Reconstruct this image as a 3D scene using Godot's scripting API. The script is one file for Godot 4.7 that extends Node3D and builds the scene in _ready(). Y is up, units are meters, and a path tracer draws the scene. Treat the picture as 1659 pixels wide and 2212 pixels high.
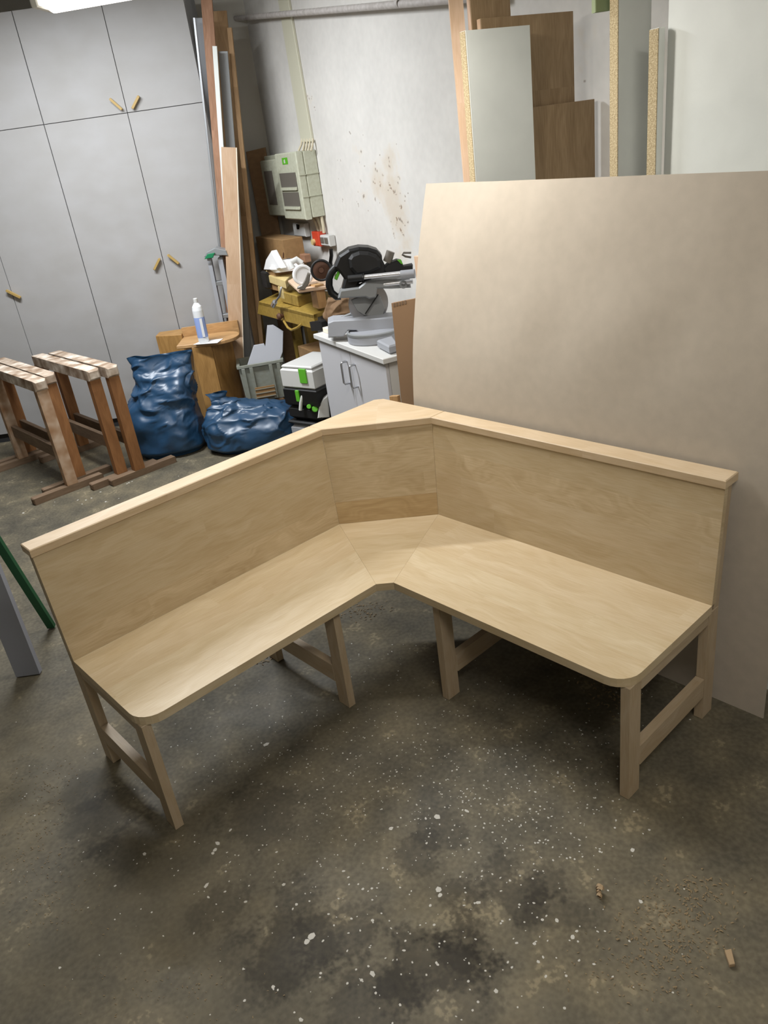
extends Node3D
# A carpenter's workshop with a corner bench in raw oak. World: y up, metres; the bench's right wing runs along +x, its left wing along +z.

# ---------------------------------------------------------------- camera (solved from the bench's own geometry)
const FW := 1659.0
const FH := 2212.0
const FOC := 1672.88
const CAM := Vector3(2.4133, 1.915, 2.0459)
const YAW := 50.3342
const PITCH := -25.6508
const ROLL := -8.0354
var cam_basis: Basis
var FWD: Vector3    # horizontal viewing direction
var RGT: Vector3
const UP := Vector3.UP
# the white wall: runs along WU, faces WN
var WU := Vector3(cos(deg_to_rad(15.0)), 0, sin(deg_to_rad(15.0)))
var WN := Vector3(-sin(deg_to_rad(15.0)), 0, cos(deg_to_rad(15.0)))
const WC := -1.0     # the line the tools stand on
var woff := 0.0      # set to WALL_O while building on the wall itself
const WALL_O := -.12
const CAB_D := 6.37
var rng := RandomNumberGenerator.new()
var used := {}
var M := {}

func ray(x, y) -> Vector3:
	return cam_basis * Vector3((x - FW / 2) / FOC, -(y - FH / 2) / FOC, -1)
func on(x, y, n: Vector3, c: float) -> Vector3:
	var d = ray(x, y)
	return CAM + d * ((c - n.dot(CAM)) / n.dot(d))
func fl(x, y, h := 0.0) -> Vector3: return on(x, y, UP, h)                   # at height h
func fp(x, y, d: float) -> Vector3: return on(x, y, FWD, FWD.dot(CAM) + d)   # at distance d, facing the camera
func wp(x, y, o: float) -> Vector3: return on(x, y, WN, WC + o + woff)              # at o from the white wall
func sp(x, y, s: float) -> Vector3: return on(x, y, WU, s)                   # on a plane square to the white wall
func wat(s: float, h: float, o: float) -> Vector3: return WU * s + UP * h + WN * (WC + o + woff)
func fat(x: float, h: float, d: float) -> Vector3: return Vector3(CAM.x, 0, CAM.z) + RGT * x + UP * h + FWD * d

# ---------------------------------------------------------------- naming
func numbered(n: String) -> String:
	if not used.has(n):
		used[n] = 0
		return n
	used[n] += 1
	return "%s_%03d" % [n, used[n]]
func tag(o: Node, label: String, category: String, group := "", kind := "") -> Node:
	o.set_meta("label", label)
	o.set_meta("category", category)
	if group != "": o.set_meta("group", group)
	if kind != "": o.set_meta("kind", kind)
	return o
func thing(called: String, label: String, category: String, at: Vector3, group := "") -> Node3D:
	var o := Node3D.new()
	o.name = numbered(called)
	add_child(o)
	o.position = at
	tag(o, label, category, group)
	return o
func part_node(called: String, parent: Node) -> Node3D:
	var o := Node3D.new()
	o.name = called
	parent.add_child(o, true)
	return o
# commits a SurfaceTool (in world coordinates) as one mesh under parent
func obj(called: String, st: SurfaceTool, m: Material, parent: Node = self, smooth := false) -> MeshInstance3D:
	if smooth: st.generate_normals()
	var o := MeshInstance3D.new()
	o.mesh = st.commit()
	o.material_override = m
	o.name = numbered(called) if parent == self else called
	parent.add_child(o, true)
	var p := parent
	var back := Vector3.ZERO
	while p != self:
		back += (p as Node3D).position
		p = p.get_parent()
	o.position = -back
	o.cast_shadow = GeometryInstance3D.SHADOW_CASTING_SETTING_ON
	return o
func solo(called: String, st: SurfaceTool, m: Material, label: String, category: String, group := "", smooth := false, kind := "") -> MeshInstance3D:
	var o := obj(called, st, m, self, smooth)
	tag(o, label, category, group, kind)
	return o
func struct(called: String, st: SurfaceTool, m: Material, label: String, category: String) -> MeshInstance3D:
	var o := obj(called, st, m)
	tag(o, label, category, "", "structure")
	return o

# ---------------------------------------------------------------- shapes
func ST() -> SurfaceTool:
	var s := SurfaceTool.new()
	s.begin(Mesh.PRIMITIVE_TRIANGLES)
	return s
func tri(st: SurfaceTool, a: Vector3, b: Vector3, c: Vector3, n: Vector3, grain: Vector3, off: Vector2) -> void:
	if (b - a).cross(c - a).dot(n) > 0:
		var t := b
		b = c
		c = t
	var uu := grain - n * grain.dot(n)
	if uu.length() < 0.25:
		uu = Vector3(0.31, 0.2, 0.93) - n * Vector3(0.31, 0.2, 0.93).dot(n)
	uu = uu.normalized()
	var vv := n.cross(uu)
	for p in [a, b, c]:
		st.set_normal(n)
		st.set_uv(Vector2(p.dot(uu), p.dot(vv)) + off)
		st.add_vertex(p)
func quad(st, a, b, c, d, grain, off) -> void:
	var n: Vector3 = (b - a).cross(c - a)
	if n.length() < 1e-12: n = (c - a).cross(d - a)
	if n.length() < 1e-12: return
	n = -n.normalized()
	tri(st, a, b, c, n, grain, off)
	tri(st, a, c, d, n, grain, off)
func newell(p: PackedVector3Array) -> Vector3:
	var n := Vector3.ZERO
	for i in p.size():
		n += p[i].cross(p[(i + 1) % p.size()])
	return n.normalized()
func inset(p: PackedVector3Array, n: Vector3, b: float) -> PackedVector3Array:
	var r := PackedVector3Array()
	var k := p.size()
	for i in k:
		var d0 := (p[i] - p[(i + k - 1) % k]).normalized()
		var d1 := (p[(i + 1) % k] - p[i]).normalized()
		var n0 := n.cross(d0)
		var n1 := n.cross(d1)
		var s := n0 + n1
		r.append(p[i] + s * (b / maxf(0.3, s.dot(n0))))
	return r
# poly: a flat outline; ext: how far and where to it is thickened; bev: chamfer
func prism(st: SurfaceTool, pts, ext: Vector3, bev := 0.0, grain := Vector3.ZERO, off := Vector2.ZERO) -> SurfaceTool:
	var poly := PackedVector3Array(pts)
	var n := newell(poly)
	if n.dot(ext) > 0:
		poly.reverse()
		n = -n
	if grain == Vector3.ZERO:
		var best := 0.0
		for i in poly.size():
			var e := poly[(i + 1) % poly.size()] - poly[i]
			if e.length() > best:
				best = e.length()
				grain = e.normalized()
		if ext.length() > best: grain = ext.normalized()
	var k := poly.size()
	var ax := (poly[1] - poly[0]).normalized()
	var ay := n.cross(ax)
	var rings := []
	var ed := ext.normalized()
	if bev > 0:
		var ins := inset(poly, n, bev)
		var a := PackedVector3Array()
		var b := PackedVector3Array()
		var c := PackedVector3Array()
		for i in k:
			a.append(poly[i] + ed * bev)
			b.append(poly[i] + ext - ed * bev)
			c.append(ins[i] + ext)
		rings = [ins, a, b, c]
	else:
		var c := PackedVector3Array()
		for i in k: c.append(poly[i] + ext)
		rings = [poly, c]
	var flat := PackedVector2Array()
	for q in rings[0]: flat.append(Vector2(q.dot(ax), q.dot(ay)))
	var idx := Geometry2D.triangulate_polygon(flat)
	for i in range(0, idx.size(), 3):
		tri(st, rings[0][idx[i]], rings[0][idx[i + 1]], rings[0][idx[i + 2]], n, grain, off)
		var L = rings[-1]
		tri(st, L[idx[i]], L[idx[i + 1]], L[idx[i + 2]], -n, grain, off)
	for r in rings.size() - 1:
		for i in k:
			var j := (i + 1) % k
			var a2: Vector3 = rings[r][i]
			var b2: Vector3 = rings[r][j]
			var c2: Vector3 = rings[r + 1][j]
			var d2: Vector3 = rings[r + 1][i]
			var nn := (b2 - a2).cross(c2 - a2)
			if nn.length() < 1e-12: continue
			nn = nn.normalized()
			# outward: away from the outline's inside (poly runs counter-clockwise about n)
			var outw := (b2 - a2).cross(n)
			if r == 0 and bev > 0: outw += n * outw.length()
			elif r == 2: outw -= n * outw.length()
			if nn.dot(outw) < 0: nn = -nn
			tri(st, a2, b2, c2, nn, grain, off)
			tri(st, a2, c2, d2, nn, grain, off)
	return st
# a bar from a to b with a w x h section; w is measured along side
func bar(st: SurfaceTool, a: Vector3, b: Vector3, w: float, h: float, side: Vector3, bev := 0.0, off := Vector2.ZERO) -> SurfaceTool:
	var d := (b - a).normalized()
	var s := (side - d * side.dot(d)).normalized() * w / 2
	var t := d.cross(s).normalized() * h / 2
	return prism(st, [a - s - t, a + s - t, a + s + t, a - s + t], b - a, bev, d, off)
# a box: centre of its bottom, its two horizontal axes, sizes
func box(st: SurfaceTool, base: Vector3, ax: Vector3, ay: Vector3, sx: float, sy: float, h: float, bev := 0.0, grain := Vector3.ZERO) -> SurfaceTool:
	var x := ax * sx / 2
	var y := ay * sy / 2
	return prism(st, [base - x - y, base + x - y, base + x + y, base - x + y], UP * h, bev, grain)
func tube(st: SurfaceTool, pts, r: float, seg := 10, caps := true) -> SurfaceTool:
	var k: int = pts.size()
	var rings := []
	var ref := Vector3(0.13, 0.97, 0.21)
	for i in k:
		var d: Vector3 = (pts[mini(i + 1, k - 1)] - pts[maxi(i - 1, 0)]).normalized()
		if absf(d.dot(ref)) > 0.9: ref = Vector3(0.9, 0.1, 0.43)
		var s := (ref - d * ref.dot(d)).normalized()
		var t := d.cross(s)
		var ring := []
		for j in seg:
			var a := TAU * j / seg
			ring.append([pts[i] + (s * cos(a) + t * sin(a)) * r, s * cos(a) + t * sin(a)])
		ref = s
		rings.append(ring)
	skin(st, rings, seg)
	if caps:
		for e in [0, k - 1]:
			var d: Vector3 = (pts[1] - pts[0]).normalized() * -1 if e == 0 else (pts[k - 1] - pts[k - 2]).normalized()
			for j in seg:
				tri(st, pts[e], rings[e][j][0], rings[e][(j + 1) % seg][0], d, Vector3(1, 0, 0.1), Vector2.ZERO)
	return st
func skin(st, rings, seg) -> void:
	for i in rings.size() - 1:
		for j in seg:
			var q = [rings[i][j], rings[i][(j + 1) % seg], rings[i + 1][(j + 1) % seg], rings[i + 1][j]]
			for t in [[0, 1, 2], [0, 2, 3]]:
				var a = q[t[0]]
				var b = q[t[1]]
				var c = q[t[2]]
				if (b[0] - a[0]).cross(c[0] - a[0]).dot(a[1] + b[1] + c[1]) > 0:
					var z = b
					b = c
					c = z
				for v in [a, b, c]:
					st.set_normal(v[1])
					st.set_uv(Vector2(v[0].x + v[0].z, v[0].y))
					st.add_vertex(v[0])
# profile: [radius, height] pairs along axis
func lathe(st: SurfaceTool, o: Vector3, axis: Vector3, prof, seg := 24) -> SurfaceTool:
	var ref := Vector3(1, 0, 0.1) if absf(axis.y) > 0.5 else UP
	var s := (ref - axis * ref.dot(axis)).normalized()
	var t := axis.cross(s)
	for i in prof.size() - 1:
		var p0 = prof[i]
		var p1 = prof[i + 1]
		var e := Vector2(p1[0] - p0[0], p1[1] - p0[1])
		if e.length() < 1e-7: continue
		var nr := Vector2(e.y, -e.x).normalized()
		var rr := []
		for pp in [p0, p1]:
			var ring := []
			for j in seg:
				var a := TAU * j / seg
				var d := s * cos(a) + t * sin(a)
				ring.append([o + d * pp[0] + axis * pp[1], (d * nr.x + axis * nr.y).normalized()])
			rr.append(ring)
		skin(st, rr, seg)
	return st

# ---------------------------------------------------------------- materials
func mat(c: Color, rough := 0.7, metal := 0.0, tex: Texture2D = null, spec := 0.5) -> StandardMaterial3D:
	var m := StandardMaterial3D.new()
	m.albedo_color = c
	m.roughness = rough
	m.metallic = metal
	m.metallic_specular = spec
	if tex: m.albedo_texture = tex
	return m
func tri_mat(c: Color, tex: Texture2D, scale: float, rough := 0.8) -> StandardMaterial3D:
	var m := mat(c, rough, 0.0, tex)
	m.uv1_triplanar = true
	m.uv1_world_triplanar = true
	m.uv1_scale = Vector3.ONE * scale
	return m
func noise(seed_: int, freq: float, oct := 3, type := FastNoiseLite.TYPE_SIMPLEX_SMOOTH) -> FastNoiseLite:
	var n := FastNoiseLite.new()
	n.seed = seed_
	n.frequency = freq
	n.noise_type = type
	n.fractal_octaves = oct
	return n
# grain runs along u; lo..hi is the tone range (multiplied onto the material colour)
func wood_tex(seed_: int, lo: float, hi: float, figure := 0.5, size := 384) -> ImageTexture:
	var im := Image.create(size, size, false, Image.FORMAT_RGB8)
	var n1 := noise(seed_, 1.0, 3)
	var n2 := noise(seed_ + 7, 1.0, 2)
	var n3 := noise(seed_ + 13, 1.0, 2)
	for y in size:
		for x in size:
			var u := float(x) / size
			var v := float(y) / size
			var warp := n2.get_noise_2d(u * 3.0, v * 6.0)
			var broad := n1.get_noise_2d(u * 2.2, v * 14.0 + warp * 2.0 * figure)
			var rings := sin((v * 34.0 + warp * 7.0 * figure) * TAU)
			var fine := n3.get_noise_2d(u * 9.0, v * 190.0)
			var t := clampf(0.5 + broad * 0.45 + rings * 0.10 * figure + fine * 0.35, 0, 1)
			var g := lerpf(lo, hi, t)
			im.set_pixel(x, y, Color(g, g * lerpf(0.965, 1.0, t), g * lerpf(0.90, 1.0, t)))
	return ImageTexture.create_from_image(im)
func noise_tex(seed_: int, freq: float, lo: Color, hi: Color, oct := 4, size := 512) -> NoiseTexture2D:
	var t := NoiseTexture2D.new()
	t.width = size
	t.height = size
	t.seamless = true
	t.generate_mipmaps = false
	t.noise = noise(seed_, freq, oct)
	var g := Gradient.new()
	g.set_color(0, lo)
	g.set_color(1, hi)
	t.color_ramp = g
	return t

func _ready() -> void:
	rng.seed = 20240
	cam_basis = Basis(Vector3.UP, deg_to_rad(YAW)) * Basis(Vector3.RIGHT, deg_to_rad(PITCH)) * Basis(Vector3.BACK, deg_to_rad(ROLL))
	FWD = Vector3(-sin(deg_to_rad(YAW)), 0, -cos(deg_to_rad(YAW)))
	RGT = Vector3(cos(deg_to_rad(YAW)), 0, -sin(deg_to_rad(YAW)))
	# ---- camera
	var cam := Camera3D.new()
	cam.name = "camera"
	cam.fov = rad_to_deg(2.0 * atan(FH / 2 / FOC))
	cam.near = 0.05
	cam.transform = Transform3D(cam_basis, CAM)
	add_child(cam)
	cam.current = true
	# ---- environment
	var env := Environment.new()
	env.background_mode = Environment.BG_COLOR
	env.background_color = Color(0, 0, 0)
	env.tonemap_mode = Environment.TONE_MAPPER_LINEAR
	env.tonemap_exposure = 1.0
	env.sdfgi_enabled = true
	env.ssao_enabled = true
	env.ssil_enabled = true
	var we := WorldEnvironment.new()
	we.name = "environment"
	we.environment = env
	add_child(we)
	# ---- materials, the room, then the things in it
	make_materials()
	luminaires()
	woff = WALL_O
	room()
	woff = 0.0
	bench()
	cardboard_sheet()
	panel_rack()
	cupboards()
	corner_boards()
	trestles()
	pedestal()
	bags()
	woff = WALL_O
	wall_fittings()
	woff = 0.0
	machine()
	base_cabinet()
	miter_saw()
	tool_cases()
	left_edge()
	floor_litter()

# ---------------------------------------------------------------- lights
func luminaire(a: Vector3, dir: Vector3, length: float, energy: float, tint: Color, label: String) -> void:
	var mid := a + dir * length / 2
	var side := dir.cross(UP)
	var t := thing("ceiling_lamp", label, "lamp", mid, "fluorescent workshop lamps")
	var st := ST()
	# housing above, a rounded white diffuser below
	prism(st, [a - side * .07 + UP * .045, a + side * .07 + UP * .045, a + side * .05 + UP * .095, a - side * .05 + UP * .095], dir * length, .006)
	obj("housing", st, M.lamp_body, t)
	st = ST()
	var poly := []
	for i in 13:
		var an := PI * i / 12.0
		poly.append(a + dir * .015 - side * cos(an) * .066 + UP * (.043 - sin(an) * .06))
	prism(st, poly, dir * (length - .03), .012)
	obj("diffuser", st, M.lamp_glow, t)
	for e in [.12, length - .12]:
		st = ST()
		tube(st, [a + dir * e + UP * .09, a + dir * e + UP * (3.3 - a.y)], .004, 6)
		obj("suspension_rod", st, M.steel, t)
	for e in [0.0, length]:
		st = ST()
		prism(st, [a + dir * (e - .012) - side * .07 + UP * .095, a + dir * (e - .012) + side * .07 + UP * .095, a + dir * (e - .012) + side * .062 - UP * .005, a + dir * (e - .012) - side * .062 - UP * .005], dir * .024, .004)
		obj("end_cap", st, M.lamp_body, t)
	var l := AreaLight3D.new()
	l.name = "light"
	l.area_size = Vector2(length - .04, .12)
	l.light_energy = energy
	l.light_color = tint
	l.area_range = 14.0
	l.area_attenuation = 2.0
	l.shadow_enabled = true
	t.add_child(l)
	l.basis = Basis(dir, -side, UP) if Basis(dir, -side, UP).determinant() > 0 else Basis(dir, side, UP)
	l.position = -UP * .022
func luminaires() -> void:
	var d := Vector3(.75, 0, -.66).normalized()
	luminaire(Vector3(-.37, 2.407, .82), d, 1.3, 2.75, Color(1.0, .98, .945), "glowing white fluorescent batten hanging above the corner of the bench")
	luminaire(Vector3(2.3, 3.1, 2.0), d, 1.5, 4.6, Color(1.0, .98, .945), "fluorescent batten hanging over the open floor beyond the bench front")
	luminaire(Vector3(-2.9, 3.12, .8), d, 1.5, 13.0, Color(.97, .985, 1.0), "cool white fluorescent batten hanging high before the grey cupboards")

# ---------------------------------------------------------------- materials
func make_materials() -> void:
	var oak := wood_tex(3, .91, 1.0, .35)
	var oak2 := wood_tex(41, .86, 1.0, .6)
	var brown := wood_tex(77, .78, 1.0, .3)
	M.oak = []
	for c in [Color(.775, .71, .60), Color(.765, .70, .585), Color(.78, .72, .61), Color(.755, .69, .575)]:
		M.oak.append(mat(c, .48, 0, oak))
	M.oak_fig = mat(Color(.79, .72, .60), .5, 0, oak2)
	M.oak_fig2 = mat(Color(.755, .66, .505), .5, 0, oak2)
	M.oak_rail = mat(Color(.80, .725, .62), .5, 0, oak)
	M.oak_leg = mat(Color(.70, .635, .545), .55, 0, oak)
	M.trestle = mat(Color(.61, .425, .26), .6, 0, brown)
	M.trestle_foot = mat(Color(.50, .415, .335), .75, 0, brown)
	M.trestle_beam = tri_mat(Color(1, 1, 1), noise_tex(5, .02, Color(.44, .34, .25), Color(.90, .86, .81), 4, 256), 1.3, .8)
	M.trestle_painted = tri_mat(Color(1, 1, 1), noise_tex(8, .012, Color(.55, .39, .25), Color(.78, .70, .62), 3, 256), 2.0, .75)
	M.pedestal = mat(Color(.73, .565, .34), .5, 0, brown)
	M.pedestal_top = mat(Color(.80, .64, .45), .45, 0, brown)
	M.plank_red = mat(Color(.68, .52, .42), .7, 0, brown)
	M.plank_tan = mat(Color(.70, .57, .42), .7, 0, brown)
	M.plywood = mat(Color(.76, .65, .55), .65, 0, oak)
	M.ply_edge = mat(Color(.93, .88, .80), .7)
	M.batten = mat(Color(.86, .75, .66), .65, 0, oak)
	M.veneer = mat(Color(.66, .565, .44), .6, 0, brown)
	M.hardboard = mat(Color(.54, .425, .31), .8)
	M.white_panel = tri_mat(Color(.87, .885, .87), noise_tex(12, .01, Color(.96, .96, .96), Color(1, 1, 1), 3, 256), 2.0, .45)
	M.chip_core = tri_mat(Color(1, 1, 1), noise_tex(15, .09, Color(.50, .42, .29), Color(.90, .85, .72), 2, 256), 8.0, .9)
	M.cardboard = tri_mat(Color(.72, .68, .625), noise_tex(21, .02, Color(.955, .955, .955), Color(1, 1, 1), 4, 512), 1.5, .78)
	M.carton = tri_mat(Color(.62, .485, .32), noise_tex(22, .03, Color(.88, .88, .88), Color(1, 1, 1), 3, 256), 3.0, .8)
	M.carton_dark = tri_mat(Color(.50, .385, .265), noise_tex(23, .03, Color(.85, .85, .85), Color(1, 1, 1), 3, 256), 3.0, .8)
	M.cupboard = tri_mat(Color(.645, .64, .64), noise_tex(25, .012, Color(.95, .945, .93), Color(1, 1, 1), 4, 512), .7, .55)
	M.cabinet_door = mat(Color(.76, .76, .775), .45)
	M.cupboard_body = mat(Color(.16, .16, .165), .8)
	M.cupboard_side = mat(Color(.62, .63, .65), .6)
	M.brass = mat(Color(.68, .57, .34), .45)
	M.ceiling = mat(Color(.80, .79, .76), .9)
	M.lamp_body = mat(Color(.9, .9, .88), .5)
	M.lamp_glow = mat(Color(1, 1, 1), .4)
	M.lamp_glow.emission_enabled = true
	M.lamp_glow.emission = Color(1, .975, .93)
	M.lamp_glow.emission_energy_multiplier = 3.5
	M.steel = mat(Color(.72, .73, .75), .32, .9)
	M.alu = mat(Color(.66, .67, .68), .42, .75)
	M.alu_cast = mat(Color(.54, .55, .555), .45, .15)
	M.alu_pale = mat(Color(.60, .61, .635), .5, 0)
	M.black = mat(Color(.045, .045, .05), .45)
	M.black_soft = mat(Color(.07, .07, .075), .6)
	M.white_plastic = mat(Color(.80, .80, .79), .45)
	M.old_plastic = tri_mat(Color(.76, .77, .70), noise_tex(31, .03, Color(.92, .91, .88), Color(1, 1, 1), 3, 256), 4.0, .5)
	M.smoke_window = mat(Color(.42, .40, .37), .35)
	M.grey_crate = tri_mat(Color(.58, .60, .57), noise_tex(33, .02, Color(.90, .88, .84), Color(1, 1, 1), 4, 256), 4.0, .55)
	M.crate_dark = mat(Color(.44, .45, .43), .6)
	M.film = mat(Color(.72, .73, .76, .86), .3)
	M.film.transparency = BaseMaterial3D.TRANSPARENCY_ALPHA
	M.film.cull_mode = BaseMaterial3D.CULL_DISABLED
	M.green = mat(Color(.36, .68, .17), .5)
	M.green_teal = mat(Color(.08, .46, .30), .5)
	M.green_dark = mat(Color(.10, .30, .20), .55)
	M.red = mat(Color(.80, .27, .17), .5)
	M.yellow_metal = tri_mat(Color(.66, .55, .26), noise_tex(35, .03, Color(.80, .78, .72), Color(1, 1, 1), 4, 256), 3.0, .5)
	M.cream_metal = tri_mat(Color(.86, .78, .56), noise_tex(36, .03, Color(.90, .88, .84), Color(1, 1, 1), 3, 256), 3.0, .5)
	M.paper = mat(Color(.90, .90, .90), .7)
	M.blue_film = mat(Color(.12, .255, .375), .40)
	M.blue_film.metallic_specular = .6
	M.bottle = mat(Color(.88, .89, .90), .3)
	M.bottle_label = mat(Color(.58, .66, .86), .5)
	M.grey_board = mat(Color(.56, .575, .62), .6)
	M.green_paint = mat(Color(.10, .33, .20), .6)
	M.maroon = mat(Color(.30, .13, .12), .6)
	M.brown_dark = mat(Color(.34, .22, .15), .7)
	M.pipe = tri_mat(Color(.80, .78, .77), noise_tex(38, .03, Color(.80, .79, .77), Color(1, 1, 1), 3, 256), 3.0, .6)
	M.duct = mat(Color(.80, .79, .71), .6)
	M.cable = mat(Color(.78, .74, .64), .6)
	M.violet = mat(Color(.40, .38, .58), .4)
	M.speck = mat(Color(.74, .73, .70), .8)
	M.chip_wood = mat(Color(.62, .53, .41), .8)
	M.rail = mat(Color(.90, .90, .91), .22, .6)
	M.shaving = mat(Color(.50, .43, .32), .85)

# ---------------------------------------------------------------- the room
func floor_tex(x0: float, z0: float, w: float, size: int) -> ImageTexture:
	var a := noise(101, .0035, 5).get_seamless_image(size, size, false, false, .12, false).get_data()
	var b := noise(102, .016, 5).get_seamless_image(size, size, false, false, .12, false).get_data()
	var c := noise(103, .14, 4).get_seamless_image(size, size, false, false, .12, false).get_data()
	# stains read off the photograph: pixel, radius in metres, strength (dark > 0, pale < 0)
	var list := [[880, 1850, .10, .55], [950, 1800, .09, .5], [1010, 1975, .12, .65], [1110, 1925, .12, .6], [1180, 1895, .09, .45], [930, 2085, .15, .8], [1000, 2040, .10, .6],
		[640, 2015, .16, .55], [740, 2000, .13, .5], [800, 2150, .14, .5], [240, 1760, .17, .55], [190, 1700, .13, .45], [300, 1810, .15, .35], [470, 1960, .10, .35], [560, 2060, .14, .3], [560, 1760, .14, .35],
		[930, 2000, .13, -.4], [1000, 1840, .16, -.22], [700, 1900, .2, -.15], [1100, 2130, .16, -.25], [560, 1900, .16, -.12], [60, 1780, .16, -.5], [40, 1660, .15, -.4], [110, 1700, .1, -.4], [90, 1960, .15, -.15], [1200, 1980, .1, .3],
		[1010, 2140, .14, .3], [320, 1980, .13, -.2], [370, 2150, .16, -.25], [230, 1600, .2, -.2], [1450, 2000, .14, -.25], [1400, 2150, .16, -.2], [480, 1570, .12, -.25], [130, 1400, .2, -.15]]
	var dark := PackedFloat32Array()
	dark.resize(size * size)
	for s in list:
		var p := fl(s[0], s[1])
		var cx := (p.x - x0) / w * size
		var cz := (p.z - z0) / w * size
		var r: float = s[2] * .78 / w * size
		var k := int(r * 2.1)
		for y in range(maxi(0, int(cz) - k), mini(size, int(cz) + k)):
			for x in range(maxi(0, int(cx) - k), mini(size, int(cx) + k)):
				var i := y * size + x
				var d := Vector2(x - cx, y - cz).length() / r + (b[i] - 128) / 128.0 * 1.1 + (a[i] - 128) / 128.0 * .6 + (c[i] - 128) / 128.0 * .35
				dark[i] += s[3] * clampf((1.15 - d) * 2.6, 0, 1)
	var out := PackedByteArray()
	out.resize(size * size * 3)
	for i in size * size:
		var na := (a[i] - 128) / 128.0
		var nb := (b[i] - 128) / 128.0
		var nc := (c[i] - 128) / 128.0
		var g := .345 + na * .05 + nb * .07 + nc * .06
		var dk := dark[i] * .30
		if nb > .42 and nc > 0: g += .06
		var warm := clampf(nb * .5 + na * .6, -1, 1)
		out[i * 3] = int(clampf(g * (1.07 + warm * .03) * (1.0 - dk), 0, 1) * 255)
		out[i * 3 + 1] = int(clampf(g * (1.0 - dk * 1.04), 0, 1) * 255)
		out[i * 3 + 2] = int(clampf(g * (.835 - warm * .05) * (1.0 - dk * 1.12), 0, 1) * 255)
	return ImageTexture.create_from_image(Image.create_from_data(size, size, false, Image.FORMAT_RGB8, out))
func wall_tex(s0: float, w: float, h: float, sx: int, sy: int) -> ImageTexture:
	var a := noise(201, .012, 5).get_image(sx, sy, false, false, false).get_data()
	var b := noise(202, .09, 3).get_image(sx, sy, false, false, false).get_data()
	var ridge := noise(203, .02, 4)
	ridge.fractal_type = FastNoiseLite.FRACTAL_RIDGED
	var c := ridge.get_image(sx, sy, false, false, false).get_data()
	# bare and brown places in the limewash: pixel, radius, strength
	var list := [[850, 430, .16, 1.0], [865, 470, .15, 1.0], [815, 390, .13, .75], [790, 440, .15, .5], [840, 350, .12, .5], [740, 380, .14, .45], [880, 520, .12, .6], [770, 330, .12, .35], [672, 250, .12, .5], [870, 560, .14, .5], [1270, 75, .1, .8], [1256, 130, .08, .6]]
	var bare := PackedFloat32Array()
	bare.resize(sx * sy)
	for s in list:
		var p := wp(s[0], s[1], 0)
		var cx := (p.dot(WU) - s0) / w * sx
		var cy := (h - p.y) / h * sy
		var r: float = s[2] / w * sx
		var k := int(r * 1.6)
		for y in range(maxi(0, int(cy) - k), mini(sy, int(cy) + k)):
			for x in range(maxi(0, int(cx) - k), mini(sx, int(cx) + k)):
				var i := y * sx + x
				var d := Vector2(x - cx, y - cy).length() / r
				bare[i] = maxf(bare[i], s[3] * clampf(1.35 - d, 0, 1))
	var out := PackedByteArray()
	out.resize(sx * sy * 3)
	for i in sx * sy:
		var na := (a[i] - 128) / 128.0
		var nb := (b[i] - 128) / 128.0
		var g := .84 + na * .03 + nb * .018
		var col := Vector3(g, g * .988, g * .965)
		var q := bare[i]
		if q > 0:
			var rv := c[i] / 255.0
			var soft := clampf(q * 1.1 + na * .9 + nb * .35 - .45, 0, .75)
			col = col.lerp(Vector3(.80, .755, .69), soft)
			if rv > 1.08 - q * .26 and nb > .05: col = col.lerp(Vector3(.50, .41, .33), .85)
			elif nb > .62 - q * .16 and na > -.2: col = col.lerp(Vector3(.45, .40, .36), .6)
		out[i * 3] = int(clampf(col.x, 0, 1) * 255)
		out[i * 3 + 1] = int(clampf(col.y, 0, 1) * 255)
		out[i * 3 + 2] = int(clampf(col.z, 0, 1) * 255)
	return ImageTexture.create_from_image(Image.create_from_data(sx, sy, false, Image.FORMAT_RGB8, out))
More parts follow.
